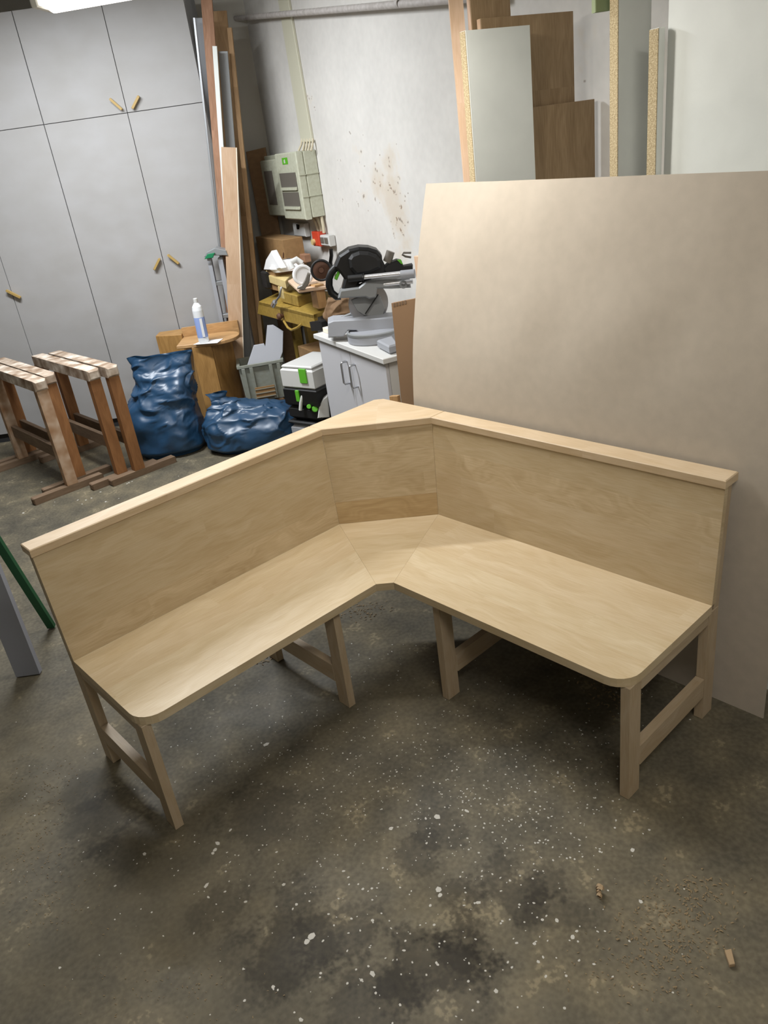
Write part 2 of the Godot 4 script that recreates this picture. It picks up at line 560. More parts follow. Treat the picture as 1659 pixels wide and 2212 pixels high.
func room() -> void:
	var H := 3.3
	# floor, one concrete slab; texture laid flat in metres
	var x0 := -2.75
	var z0 := -1.7
	var w := 6.0
	var st := ST()
	var c := [Vector3(-9, 0, -5), Vector3(7, 0, -5), Vector3(7, 0, 9), Vector3(-9, 0, 9)]
	prism(st, c, -UP * .2, 0, Vector3(1, 0, 0), Vector2.ZERO)
	M.concrete = mat(Color(1, 1, 1), .5, 0, floor_tex(x0, z0, w, 2000))
	M.concrete.uv1_triplanar = true
	M.concrete.uv1_world_triplanar = true
	M.concrete.uv1_scale = Vector3(1, 1, 1) / w
	M.concrete.uv1_offset = Vector3(-x0 / w, 0, -z0 / w)
	var rt := noise_tex(55, .02, Color(.50, .50, .50), Color(.85, .85, .85), 4, 512)
	M.concrete.metallic_specular = .38
	M.concrete.roughness = 1.0
	M.concrete.roughness_texture = rt
	M.concrete.roughness_texture_channel = BaseMaterial3D.TEXTURE_CHANNEL_RED
	struct("floor", st, M.concrete, "worn stained concrete floor flecked with paint and wood shavings", "floor")
	# white wall
	var s0 := -6.4
	var L := 11.2
	st = ST()
	var a := wat(s0, 0, 0)
	var q := [a, a + WU * L, a + WU * L + UP * H, a + UP * H]
	prism(st, q, -WN * .2, 0, WU)
	# own mapping for the front face
	st = ST()
	var n := WN
	var uv := [Vector2(0, 1), Vector2(1, 1), Vector2(1, 0), Vector2(0, 0)]
	for t in [[0, 2, 1], [0, 3, 2]]:
		for k in t:
			st.set_normal(n)
			st.set_uv(uv[k])
			st.add_vertex(q[k])
	var bk := []
	for k in 4: bk.append(q[k] - WN * .2)
	for e in [[0, 1], [1, 2], [2, 3], [3, 0]]:
		var nn: Vector3 = ((q[e[0]] + q[e[1]]) / 2 - (q[0] + q[2]) / 2)
		nn = (nn - (q[e[1]] - q[e[0]]).normalized() * nn.dot((q[e[1]] - q[e[0]]).normalized())).normalized()
		for v in [q[e[0]], q[e[1]], bk[e[1]], q[e[0]], bk[e[1]], bk[e[0]]]:
			st.set_normal(nn)
			st.set_uv(Vector2.ZERO)
			st.add_vertex(v)
	for v in [bk[0], bk[1], bk[2], bk[0], bk[2], bk[3]]:
		st.set_normal(-WN)
		st.set_uv(Vector2.ZERO)
		st.add_vertex(v)
	M.limewash = mat(Color(1, 1, 1), .9, 0, wall_tex(s0, L, H, 1800, 530))
	struct("wall_back", st, M.limewash, "whitewashed wall with flaking brown patches behind the tools", "wall")
	# the other walls and the ceiling
	M.plain_wall = mat(Color(.74, .73, .70), .9)
	st = ST()
	prism(st, [fat(-6, 0, 7.05), fat(6, 0, 7.05), fat(6, H, 7.05), fat(-6, H, 7.05)], FWD * .2)
	struct("wall_left", st, M.plain_wall, "plain wall behind the grey cupboards", "wall")
	st = ST()
	prism(st, [wat(3.4, 0, -.2), wat(3.4, 0, 8), wat(3.4, H, 8), wat(3.4, H, -.2)], WU * .2)
	struct("wall_right", st, M.plain_wall, "plain wall beside the leaning panels", "wall")
	st = ST()
	prism(st, [wat(-7, 0, 6.5), wat(4, 0, 6.5), wat(4, H, 6.5), wat(-7, H, 6.5)], WN * .2)
	struct("wall_front", st, M.plain_wall, "plain wall closing the workshop opposite the whitewashed wall", "wall")
	st = ST()
	prism(st, [Vector3(-9, H, -5), Vector3(7, H, -5), Vector3(7, H, 9), Vector3(-9, H, 9)], UP * .2)
	struct("ceiling", st, M.ceiling, "plain pale workshop ceiling", "ceiling")

# ---------------------------------------------------------------- the corner bench
const BD := .4956   # seat depth
const BL := 1.49    # wing length
const BC := .30     # chamfer at the back
const BE := .046    # chamfer at the front
const HS := .46     # seat height
const HT := .884    # top of the rail
func clip_staves(parent: Node, called: String, poly2: PackedVector2Array, xf: Callable, ext: Vector3, along: Vector2, across: Vector2, from_: float, width: float, count: int, mats: Array, grain: Vector3, bev: float) -> void:
	for i in count:
		var a := from_ + width * i
		var strip := PackedVector2Array([along * -4 + across * a, along * 4 + across * a, along * 4 + across * (a + width), along * -4 + across * (a + width)])
		for res in Geometry2D.intersect_polygons(poly2, strip):
			var pts := []
			for q in res: pts.append(xf.call(q))
			var st := ST()
			prism(st, pts, ext, bev, grain, Vector2(rng.randf() * 3, rng.randf() * 3))
			obj(called, st, mats[(i * 7 + rng.randi() % 2) % mats.size()], parent)
func bench() -> void:
	var t := thing("corner_bench", "pale raw oak corner bench with two wings, high backrest and capping rail", "bench", Vector3(.3, 0, .3))
	var seat := func(q: Vector2) -> Vector3: return Vector3(q.x, HS, q.y)
	var g: float = .0002
	# seat: two wings and a kite-shaped corner piece, each glued from staves
	var r := .075
	var wing := PackedVector2Array([Vector2(0, BC + g), Vector2(0, BL)])
	for i in 7:
		var an := PI / 2 * i / 6.0
		wing.append(Vector2(BD - r + sin(an) * r, BL - r + cos(an) * r))
	wing.append(Vector2(BD, BD + BE + g))
	var wing2 := PackedVector2Array()
	for q in wing: wing2.append(Vector2(q.y, q.x))
	var kite := PackedVector2Array([Vector2(0, BC - g), Vector2(BD, BD + BE - g), Vector2(BD + BE - g, BD), Vector2(BC - g, 0)])
	var p := part_node("seat_panel", t)
	clip_staves(p, "stave", wing, seat, -UP * .03, Vector2(0, 1), Vector2(1, 0), 0, BD / 4, 4, M.oak, Vector3(0, 0, 1), .0002)
	p = part_node("seat_panel", t)
	clip_staves(p, "stave", wing2, seat, -UP * .03, Vector2(1, 0), Vector2(0, 1), 0, BD / 4, 4, M.oak, Vector3(1, 0, 0), .0002)
	p = part_node("seat_panel", t)
	var dg := Vector2(1, -1).normalized()
	var dn := Vector2(1, 1).normalized()
	clip_staves(p, "stave", kite, seat, -UP * .03, dg, dn, .21, .14, 4, M.oak, Vector3(dg.x, 0, dg.y), .0002)
	# backrests, leaning back a little
	var yb := HT - .03
	var lean := .033
	var bk_l := func(q: Vector2) -> Vector3: return Vector3(-lean * q.y / (yb - HS), HS + q.y, q.x)
	var bk_r := func(q: Vector2) -> Vector3: return Vector3(q.x, HS + q.y, -lean * q.y / (yb - HS))
	var hh := yb - HS
	var kk := lean * (1 - sqrt(2.0))     # how the joint with the corner panel drifts with height
	var backp := PackedVector2Array([Vector2(BC + g, 0), Vector2(BL, 0), Vector2(BL, hh), Vector2(BC + kk + g, hh)])
	p = part_node("backrest_panel", t)
	clip_staves(p, "stave", backp, bk_l, Vector3(-.022, -.001, 0), Vector2(1, 0), Vector2(0, 1), 0, hh / 4, 4, [M.oak_fig, M.oak[1], M.oak_fig2, M.oak[3]], Vector3(0, 0, 1), .0003)
	p = part_node("backrest_panel", t)
	clip_staves(p, "stave", backp, bk_r, Vector3(0, -.001, -.022), Vector2(1, 0), Vector2(0, 1), 0, hh / 4, 4, [M.oak[1], M.oak[3], M.oak_fig, M.oak[0]], Vector3(1, 0, 0), .0003)
	p = part_node("backrest_panel", t)
	var A := Vector3(0, HS, BC)
	var B := Vector3(BC, HS, 0)
	var A2 := Vector3(-lean, yb, BC + kk)
	var B2 := Vector3(BC + kk, yb, -lean)
	var cms := [M.oak_fig2, M.oak_fig, M.oak_fig, M.oak_fig]
	for i in 4:
		var f0 := i / 4.0
		var f1 := (i + 1) / 4.0
		var st := ST()
		prism(st, [A.lerp(A2, f0), B.lerp(B2, f0), B.lerp(B2, f1), A.lerp(A2, f1)], Vector3(-.0155, 0, -.0155), .0007, Vector3(dg.x, 0, dg.y), Vector2(rng.randf() * 3, rng.randf() * 3))
		obj("stave", st, cms[i], p)
	# capping rail
	var b := .0263
	var tt := .081
	var zl := BC + b * (1 - sqrt(2.0))
	var st := ST()
	prism(st, [Vector3(-b, HT, zl + g), Vector3(-b, HT, BL + .004), Vector3(-b - tt, HT, BL + .004), Vector3(-b - tt, HT, zl + g)], -UP * .03, .003, Vector3(0, 0, 1))
	obj("capping_rail", st, M.oak_rail, t)
	st = ST()
	prism(st, [Vector3(zl + g, HT, -b), Vector3(BL + .004, HT, -b), Vector3(BL + .004, HT, -b - tt), Vector3(zl + g, HT, -b - tt)], -UP * .03, .003, Vector3(1, 0, 0))
	obj("capping_rail", st, M.oak_rail, t)
	st = ST()
	prism(st, [Vector3(-b, HT, zl - g), Vector3(zl - g, HT, -b), Vector3(zl - g, HT, -b - tt), Vector3(-b - tt + .03, HT, -b - tt), Vector3(-b - tt, HT, -b - tt + .03), Vector3(-b - tt, HT, zl - g)], -UP * .03, .003, Vector3(dg.x, 0, dg.y))
	obj("capping_rail", st, M.oak_rail, t)
	# four leg frames: front leg, rear leg, stretcher, bearer
	var ht := HS - .0305
	for pos in [BL - .02, .722]:
		for right in [false, true]:
			var at := func(across: float, along: float, h: float) -> Vector3:
				return Vector3(along, h, across) if right else Vector3(across, h, along)
			var sd := Vector3(0, 0, 1) if right else Vector3(1, 0, 0)
			st = ST()
			bar(st, at.call(.441, pos, 0), at.call(.441, pos, ht), .06, .03, sd, .002, Vector2(rng.randf(), rng.randf()))
			obj("leg", st, M.oak_leg, t)
			st = ST()
			bar(st, at.call(-.025, pos, 0), at.call(-.025, pos, ht), .064, .03, sd, .002, Vector2(rng.randf(), rng.randf()))
			obj("leg", st, M.oak_leg, t)
			st = ST()
			bar(st, at.call(-.040, pos, ht + .0005), at.call(-.074, pos, yb - .001), .032, .03, sd, .002, Vector2(rng.randf(), rng.randf()))
			obj("back_post", st, M.oak_leg, t)
			st = ST()
			bar(st, at.call(.008, pos, .135), at.call(.409, pos, .135), .03, .075, sd.cross(UP), .002, Vector2(rng.randf(), rng.randf()))
			obj("stretcher", st, M.oak_leg, t)
			st = ST()
			bar(st, at.call(.008, pos, ht - .02), at.call(.409, pos, ht - .02), .03, .04, sd.cross(UP), .002, Vector2(rng.randf(), rng.randf()))
			obj("bearer", st, M.oak_leg, t)

# ---------------------------------------------------------------- cardboard sheet and the panels behind it
func cardboard_sheet() -> void:
	# stands on the floor behind the right wing; bends back to lean on the panels
	var nu := 40
	var nv := 30
	var wob := noise(61, 1.4, 2)
	var front := []
	for j in nv + 1:
		var v := float(j) / nv
		var row := []
		for i in nu + 1:
			var u := float(i) / nu
			var top := lerpf(-.335, -.205, u)
			var z := lerpf(-.128, -.118, u)
			var bend := pow(maxf(0, (v - .45) / .55), 1.6)
			z = lerpf(z, top, bend)
			var x := lerpf(.085, 1.635, u)
			z += wob.get_noise_2d(x * 1.3, v * 1.6) * .012 * smoothstep(.5, .75, v)
			var y := v * lerpf(1.727, 1.703, u)
			# shallow vertical score lines
			for cx in [.62, .80, .98, 1.16]:
				z -= .0016 * exp(-pow((x - cx) / .006, 2))
			row.append(Vector3(x, y, z))
		front.append(row)
	var st := ST()
	var th := .006
	var nrm := []
	for j in nv + 1:
		var r := []
		for i in nu + 1:
			var dx: Vector3 = front[j][mini(i + 1, nu)] - front[j][maxi(i - 1, 0)]
			var dy: Vector3 = front[mini(j + 1, nv)][i] - front[maxi(j - 1, 0)][i]
			r.append(dx.cross(dy).normalized())
		nrm.append(r)
	for j in nv:
		for i in nu:
			for side in [0, 1]:
				for k in ([[0, 0], [1, 1], [1, 0], [0, 0], [0, 1], [1, 1]] if side == 0 else [[0, 0], [1, 0], [1, 1], [0, 0], [1, 1], [0, 1]]):
					var nn: Vector3 = nrm[j + k[1]][i + k[0]]
					st.set_normal(nn if side == 0 else -nn)
					st.set_uv(Vector2.ZERO)
					st.add_vertex(front[j + k[1]][i + k[0]] - nn * th * side)
	for j in nv:
		for i in [0, nu]:
			quad(st, front[j][i], front[j + 1][i], front[j + 1][i] - nrm[j + 1][i] * th, front[j][i] - nrm[j][i] * th, UP, Vector2.ZERO)
	for i in nu:
		for j in [0, nv]:
			quad(st, front[j][i], front[j][i + 1], front[j][i + 1] - nrm[j][i + 1] * th, front[j][i] - nrm[j][i] * th, UP, Vector2.ZERO)
	solo("cardboard_sheet", st, M.cardboard, "large beige cardboard sheet standing bowed behind the bench's right wing", "cardboard")
# a panel standing square to the white wall on the plane s: px of its near (left) edge and far (right) edge, its top, thickness
func panel(called: String, label: String, m: Material, core: Material, s: float, xl: float, yt: float, xr: float, th: float, group: String) -> Node3D:
	var o := sp(xl, 385, s).dot(WN) - WC
	var top := sp(xl, yt, s).y
	var of := maxf(sp(xr, 300, s).dot(WN) - WC, WALL_O + .004)
	return panel_at(called, label, m, core, s, o, of, top, th, group)
func panel_at(called, label, m, core, s, o, of, top, th, group) -> Node3D:
	var t := thing(called, label, "panel", wat(s, 0, o), group)
	var st := ST()
	prism(st, [wat(s, 0, of), wat(s, 0, o - .003), wat(s, top, o - .003), wat(s, top, of)], -WU * th, .001, UP)
	obj("board", st, m, t)
	st = ST()
	prism(st, [wat(s - .0015, 0, o), wat(s - th + .0015, 0, o), wat(s - th + .0015, top - .0015, o), wat(s - .0015, top - .0015, o)], -WN * .0028, 0, UP)
	obj("raw_edge", st, core, t)
	return t
func panel_rack() -> void:
	var grp := "panels stored upright against the white wall"
	panel("coated_panel", "narrow white coated chipboard panel in front of the brown boards", M.white_panel, M.chip_core, .171, 1026, 64, 1154, .036, grp)
	panel("veneered_panel", "wide brown wood-grain panel behind the narrow white panel", M.veneer, M.batten, .095, 1058, 38, 1243, .022, grp)
	panel("veneered_panel", "shorter brown wood-grain panel beside the narrow white panel", M.veneer, M.veneer, .125, 1120, 236, 1285, .020, grp)
	panel("veneered_panel", "tallest brown wood-grain panel rising behind the others", M.veneer, M.batten, .060, 1040, -60, 1116, .022, grp)
	panel("coated_panel", "tall white coated panel with a rough raw chipboard edge", M.white_panel, M.chip_core, .765, 1334, -80, 1402, .038, grp)
	panel("coated_panel", "lower white coated panel with raw chipboard edge beside the big white panel", M.white_panel, M.chip_core, .911, 1415, 60, 1431, .038, grp)
	var bp := wp(1432, 385, .325)
	var bs := bp.dot(WU)
	var bst := ST()
	prism(bst, [wat(bs, 0, .33), wat(bs + 1.25, 0, .33), wat(bs + 1.25, 2.5, .32), wat(bs, 2.5, .32)], -WN * .022, .001, UP)
	solo("coated_panel", bst, M.white_panel, "big tall white panel leaning flat at the end of the panel row", "panel", grp)
	# narrow pale batten leaning, its head against the wall
	var foot := on(1016, 392, Vector3(0, 0, 1), -.47)
	var head := on(984, 0, Vector3(0, 0, 1), -.50)
	var dir := (foot - head).normalized()
	var gnd := foot + dir * (foot.y / -dir.y)
	var st := ST()
	bar(st, gnd + UP * .004, head - dir * .25, .052, .02, RGT, .002)
	solo("wooden_batten", st, M.batten, "long narrow pale batten leaning beside the narrow white panel", "batten")
	# offcuts standing behind the batten reach the floor
	st = ST()
	var oa := on(989, 393, Vector3(0, 0, 1), -.56)
	prism(st, [Vector3(oa.x - .01, 0, -.56), Vector3(oa.x + .07, 0, -.56), Vector3(oa.x + .07, 1.84, -.56), Vector3(oa.x + .04, 1.84, -.56)], Vector3(0, 0, -.018), .001)
	solo("wooden_offcut", st, M.plank_tan, "tan offcut with slanting side just behind the pale batten", "offcut")
	st = ST()
	var ob := on(1019, 340, Vector3(0, 0, 1), -.54)
	prism(st, [Vector3(ob.x - .02, 0, -.54), Vector3(ob.x + .03, 0, -.54), Vector3(ob.x + .03, ob.y, -.54), Vector3(ob.x - .02, ob.y, -.54)], Vector3(0, 0, -.02), .001)
	solo("wooden_offcut", st, M.maroon, "dark red-brown offcut between pale batten and narrow white panel", "offcut")
	# green thing at the top
	var ga := sp(1287, 27, .70)
	var gb := sp(1321, 22, .70)
	st = ST()
	prism(st, [ga, gb, gb + UP * .16, ga + UP * .16], -WU * .02, .002)
	var gt := thing("wall_shelf_board", "olive green board end on a bracket above the stored panels", "board", ga)
	M.olive = mat(Color(.50, .55, .40), .6)
	obj("board", st, M.olive, gt)
	st = ST()
	var gm := (ga + gb) / 2 + UP * .08 - WU * .03
	bar(st, gm, gm - WN * (gm.dot(WN) - WC - WALL_O + .01), .03, .03, UP, .002)
	obj("bracket", st, M.steel, gt)
	# brown board peeping out at the left of the cardboard, and a small offcut
	var bt := thing("hardboard_panel", "brown board with faint stamp standing left of the cardboard sheet", "board", Vector3(-.1, 0, -.36))
	st = ST()
	var x1 := on(845, 655, Vector3(0, 0, 1), -.35)
	prism(st, [Vector3(x1.x - .035, 0, -.35), Vector3(.16, 0, -.35), Vector3(.16, x1.y + .07, -.35), Vector3(x1.x, x1.y, -.35)], Vector3(0, 0, -.02), .001)
	obj("board", st, M.hardboard, bt)
	st = ST()
	for k in 5:
		var q := on(850 + k * 6, 663 - k * 1.5, Vector3(0, 0, 1), -.3492)
		prism(st, [q, q + Vector3(.012, .002, 0), q + Vector3(.012, .018, 0), q + Vector3(.002, .016, 0)], Vector3(0, 0, .0006))
	obj("stamp", st, M.trestle_foot, bt)
	st = ST()
	var pe := on(885, 556, Vector3(0, 0, 1), -.36)
	prism(st, [Vector3(pe.x, 0, -.385), Vector3(pe.x + .05, 0, -.385), Vector3(pe.x + .05, pe.y, -.385), Vector3(pe.x, pe.y, -.385)], Vector3(0, 0, -.018), .001)
	solo("narrow_board", st, M.batten, "narrow pale board peeping out between cardboard sheet and miter saw", "board")
	st = ST()
	var oc := on(840, 852, Vector3(0, 0, 1), -.40)
	prism(st, [Vector3(oc.x, 0, -.40), Vector3(oc.x + .06, 0, -.40), Vector3(oc.x + .06, oc.y, -.40), Vector3(oc.x, oc.y - .01, -.40)], Vector3(0, 0, -.02), .001)
	solo("wooden_offcut", st, M.pedestal_top, "short yellow offcut behind the corner of the bench rail", "offcut")

# ---------------------------------------------------------------- cupboards
func cupboard(called: String, label: String, xa: float, xb: float, ya: float, yb: float, handles: Array, group: String) -> void:
	var t := thing(called, label, "cupboard", fat((xa + xb) / 2, ya, CAB_D + .3), group)
	var st := ST()
	prism(st, [fat(xa + .001, ya, CAB_D + .022), fat(xb - .001, ya, CAB_D + .022), fat(xb - .001, yb - .002, CAB_D + .022), fat(xa + .001, yb - .002, CAB_D + .022)], FWD * .55)
	obj("body", st, M.cupboard_body, t)
	st = ST()
	prism(st, [fat(xb - .018, ya, CAB_D + .0215), fat(xb, ya, CAB_D + .0215), fat(xb, yb, CAB_D + .0215), fat(xb - .018, yb, CAB_D + .0215)], FWD * .55, .001)
	obj("side_panel", st, M.cupboard_side, t)
	var mid := (xa + xb) / 2
	if absf(xb + .868) < .01: mid = -1.428
	var g := .0022
	var lo := ya + (.075 if ya < .1 else .0015)
	for k in 2:
		var x0 := xa + g if k == 0 else mid + g
		var x1 := mid - g if k == 0 else xb - g
		st = ST()
		prism(st, [fat(x0, lo, CAB_D), fat(x1, lo, CAB_D), fat(x1, yb - .0025, CAB_D), fat(x0, yb - .0025, CAB_D)], FWD * .019, .001)
		var d := obj("door", st, M.cupboard, t)
		if handles[k].size() == 4:
			var h = handles[k]
			st = ST()
			bar(st, fp(h[0], h[1], CAB_D - .022), fp(h[2], h[3], CAB_D - .022), .022, .016, FWD, .004)
			for e in [.2, .8]:
				var m0: Vector3 = fp(h[0], h[1], CAB_D - .016).lerp(fp(h[2], h[3], CAB_D - .016), e)
				tube(st, [m0, m0 + FWD * .018], .006, 8)
			obj("handle", st, M.brass, d)
			d.get_child(0).position = Vector3.ZERO
	if ya < .1:
		st = ST()
		prism(st, [fat(xa, 0, CAB_D + .05), fat(xb, 0, CAB_D + .05), fat(xb, .074, CAB_D + .05), fat(xa, .074, CAB_D + .05)], FWD * .02)
		obj("plinth", st, M.black_soft, t)
func cupboards() -> void:
	var g := "grey floor-to-ceiling cupboards"
	cupboard("tall_cupboard", "tall grey double-door cupboard beside the leaning planks", -2.035, -.868, 0.0, 2.30, [[345, 558, 333, 583], [362, 550, 387, 570]], g)
	cupboard("tall_cupboard", "tall grey double-door cupboard standing behind the sawhorses", -3.25, -2.036, 0.0, 2.30, [[-20, 640, -45, 655], [13, 627, 45, 643]], g)
	cupboard("top_cupboard", "grey upper cupboard with two slanted handles near the planks", -2.035, -.868, 2.30, 3.0, [[237, 213, 264, 237], [300, 207, 286, 235]], g)
	cupboard("top_cupboard", "grey upper cupboard above the one behind the sawhorses", -3.25, -2.036, 2.30, 3.0, [[], []], g)

# ---------------------------------------------------------------- boards leaning in the nook beside the cupboards
# a leaning board given by its left/right edges at head and lower down, thickness; it is carried on to the floor
func leaning(called: String, label: String, m: Material, hx0: float, hx1: float, hy: float, lx0: float, lx1: float, ly: float, d_head: float, d_low: float, th: float, group: String, edge: Material = null) -> void:
	var a0 := fp(hx0, hy, d_head)
	var a1 := fp(hx1, hy - .14 * (hx1 - hx0), d_head)
	var b0 := fp(lx0, ly, d_head)
	var b1 := fp(lx1, ly - .14 * (lx1 - lx0), d_head)
	var w := ((a1 - a0).length() + (b1 - b0).length()) / 2
	var am := (a0 + a1) / 2
	var bm := (b0 + b1) / 2
	var d := (bm - am).normalized()
	bm = am + d * ((.004 - am.y) / d.y) + FWD * (d_low - d_head)
	d = (bm - am).normalized()
	var side := (RGT - d * RGT.dot(d)).normalized()
	var nf := d.cross(side)
	if nf.dot(FWD) < 0: nf = -nf
	var q := [am - side * w / 2, am + side * w / 2, bm + side * w / 2, bm - side * w / 2]
	if edge == null:
		var st := ST()
		prism(st, q, nf * th, .0015, d, Vector2(rng.randf(), rng.randf()))
		solo(called, st, m, label, "board", group)
	else:
		var t := thing(called, label, "board", bm, group)
		var st := ST()
		prism(st, [q[0], q[1] - side * .006, q[2] - side * .006, q[3]], nf * th, .0008, d)
		obj("board", st, m, t)
		st = ST()
		prism(st, [q[1] - side * .0058, q[1], q[2], q[2] - side * .0058], nf * th, .0005, d)
		obj("pale_edge", st, edge, t)
func corner_boards() -> void:
	var g := "boards leaning in the nook beside the cupboards"
	leaning("aluminium_profile", "thin shiny aluminium strip leaning along the cupboard edge", M.alu, 417, 421, 38, 472, 477, 535, 6.33, 6.30, .02, g)
	leaning("grey_board", "grey board leaning behind the reddish plank", M.cupboard_side, 420, 443, 40, 475, 492, 535, 6.46, 6.36, .018, g)
	leaning("reddish_plank", "long reddish brown plank leaning between grey board and white strip", M.plank_red, 432, 456, -20, 462, 484, 330, 6.34, 6.24, .03, g)
	leaning("tan_board", "wide tan board leaning at the back of the plank stack", M.plank_tan, 452, 488, 26, 500, 536, 440, 6.58, 6.44, .02, g)
	leaning("white_strip", "narrow white strip leaning among the planks", M.white_panel, 459, 468, 100, 474, 484, 320, 6.27, 6.19, .015, g)
	leaning("grey_strip", "dull grey narrow board leaning right of the white strip", M.alu_cast, 471, 492, 112, 490, 508, 320, 6.40, 6.30, .018, g)
	leaning("thin_plank", "thin dark-edged brown plank standing at the outer side of the stack", M.plank_tan, 491, 499, 60, 538, 549, 520, 6.46, 6.36, .05, g)
	leaning("plywood_board", "pinkish plywood board with pale edge leaning in front of the stack", M.plywood, 481, 508, 320, 496, 531, 770, 6.20, 6.12, .02, g, M.ply_edge)
	# folded step ladder
	var t := thing("step_ladder", "folded aluminium step ladder with green cap beside the plywood board", "ladder", fp(470, 800, 6.22))
	var D := 6.22
	for k in [[448, 456, 476, 484], [471, 481, 497, 506]]:
		var st := ST()
		var h0 := fp(k[0], 556, D)
		var h1 := fp(k[1], 555, D)
		var dn := fp((k[2] + k[3]) / 2.0, 900, D) - (h0 + h1) / 2
		dn = dn / -dn.y
		var w := (h1 - h0).length()
		var hm := (h0 + h1) / 2
		dn = Vector3(dn.x * .12, -1, dn.z * .12)
		bar(st, hm, hm + dn * (hm.y - .003), w, .06, RGT, .003)
		obj("rail", st, M.alu_pale, t)
	for h in [1.05, .80, .55, .30]:
		var st := ST()
		var c0 := fp(465, 600, D)
		c0.y = h
		var l := fp(458, 556, D)
		var rr := fp(478, 556, D)
		box(st, Vector3((l.x + rr.x) / 2, h, (l.z + rr.z) / 2) + FWD * .02, RGT, FWD, .09, .08, .03, .002)
		obj("step", st, M.alu, t)
	var st := ST()
	prism(st, [fp(440, 556, D - .06), fp(462, 552, D - .06), fp(492, 552, D - .06), fp(488, 541, D - .06), fp(464, 536, D - .06), fp(446, 545, D - .06)], FWD * .13, .004)
	obj("top_cap", st, M.alu_cast, t)
	st = ST()
	prism(st, [fp(441, 560, D - .075), fp(460, 557, D - .075), fp(464, 546, D - .075), fp(448, 549, D - .075)], FWD * .014, .003)
	obj("green_end", st, M.green_teal, t)
	# flat carton in the nook
	st = ST()
	var k0 := fp(531, 328, 6.88)
	var k1 := fp(573, 318, 6.88)
	prism(st, [k0, k1, Vector3(k1.x, .003, k1.z), Vector3(k0.x, .003, k0.z)], FWD * .05, .003)
	solo("tall_carton", st, M.carton_dark, "tall flat dark brown carton standing in the corner beside the meter box", "carton")

# ---------------------------------------------------------------- sawhorses
func trestle(xf: float, z: float, h: float, length: float, label: String, post_m: Material, foot_z: float) -> void:
	var t := thing("sawhorse", label, "sawhorse", Vector3(xf - length / 2, 0, z), "wooden sawhorses parked in pairs")
	var st := ST()
	var X := Vector3(1, 0, 0)
	var Z := Vector3(0, 0, 1)
	bar(st, Vector3(xf + .03, h - .035, z), Vector3(xf - length - .03, h - .035, z), .085, .07, Z, .012)
	obj("top_beam", st, M.trestle_beam, t)
	for e in [0.0, length]:
		st = ST()
		bar(st, Vector3(xf - e - .01, .045, z), Vector3(xf - e - .01, h - .07, z), .075, .055, Z, .003, Vector2(rng.randf(), rng.randf()))
		obj("post", st, post_m, t)
		st = ST()
		bar(st, Vector3(xf - e - .01, .0235, z + foot_z - .25), Vector3(xf - e - .01, .0235, z + foot_z + .25), .06, .045, X, .006)
		obj("foot", st, M.trestle_foot, t)
	st = ST()
	bar(st, Vector3(xf - .038, .27, z), Vector3(xf - length + .018, .27, z), .03, .085, Z, .003)
	obj("stretcher", st, M.trestle_foot, t)
func trestles() -> void:
	trestle(-2.80, .455, .79, .95, "sawhorse with whitish post, farthest from the blue bags", M.trestle_painted, .03)
	trestle(-2.90, .355, .79, .95, "sawhorse paired with the whitish-post one, on its bag side", M.trestle, .02)
	trestle(-2.66, .150, .79, .95, "sawhorse with splashed beam in the pair nearer the blue bags", M.trestle, -.02)
	trestle(-2.60, .045, .79, .95, "sawhorse standing right next to the tall blue bag", M.trestle, -.03)

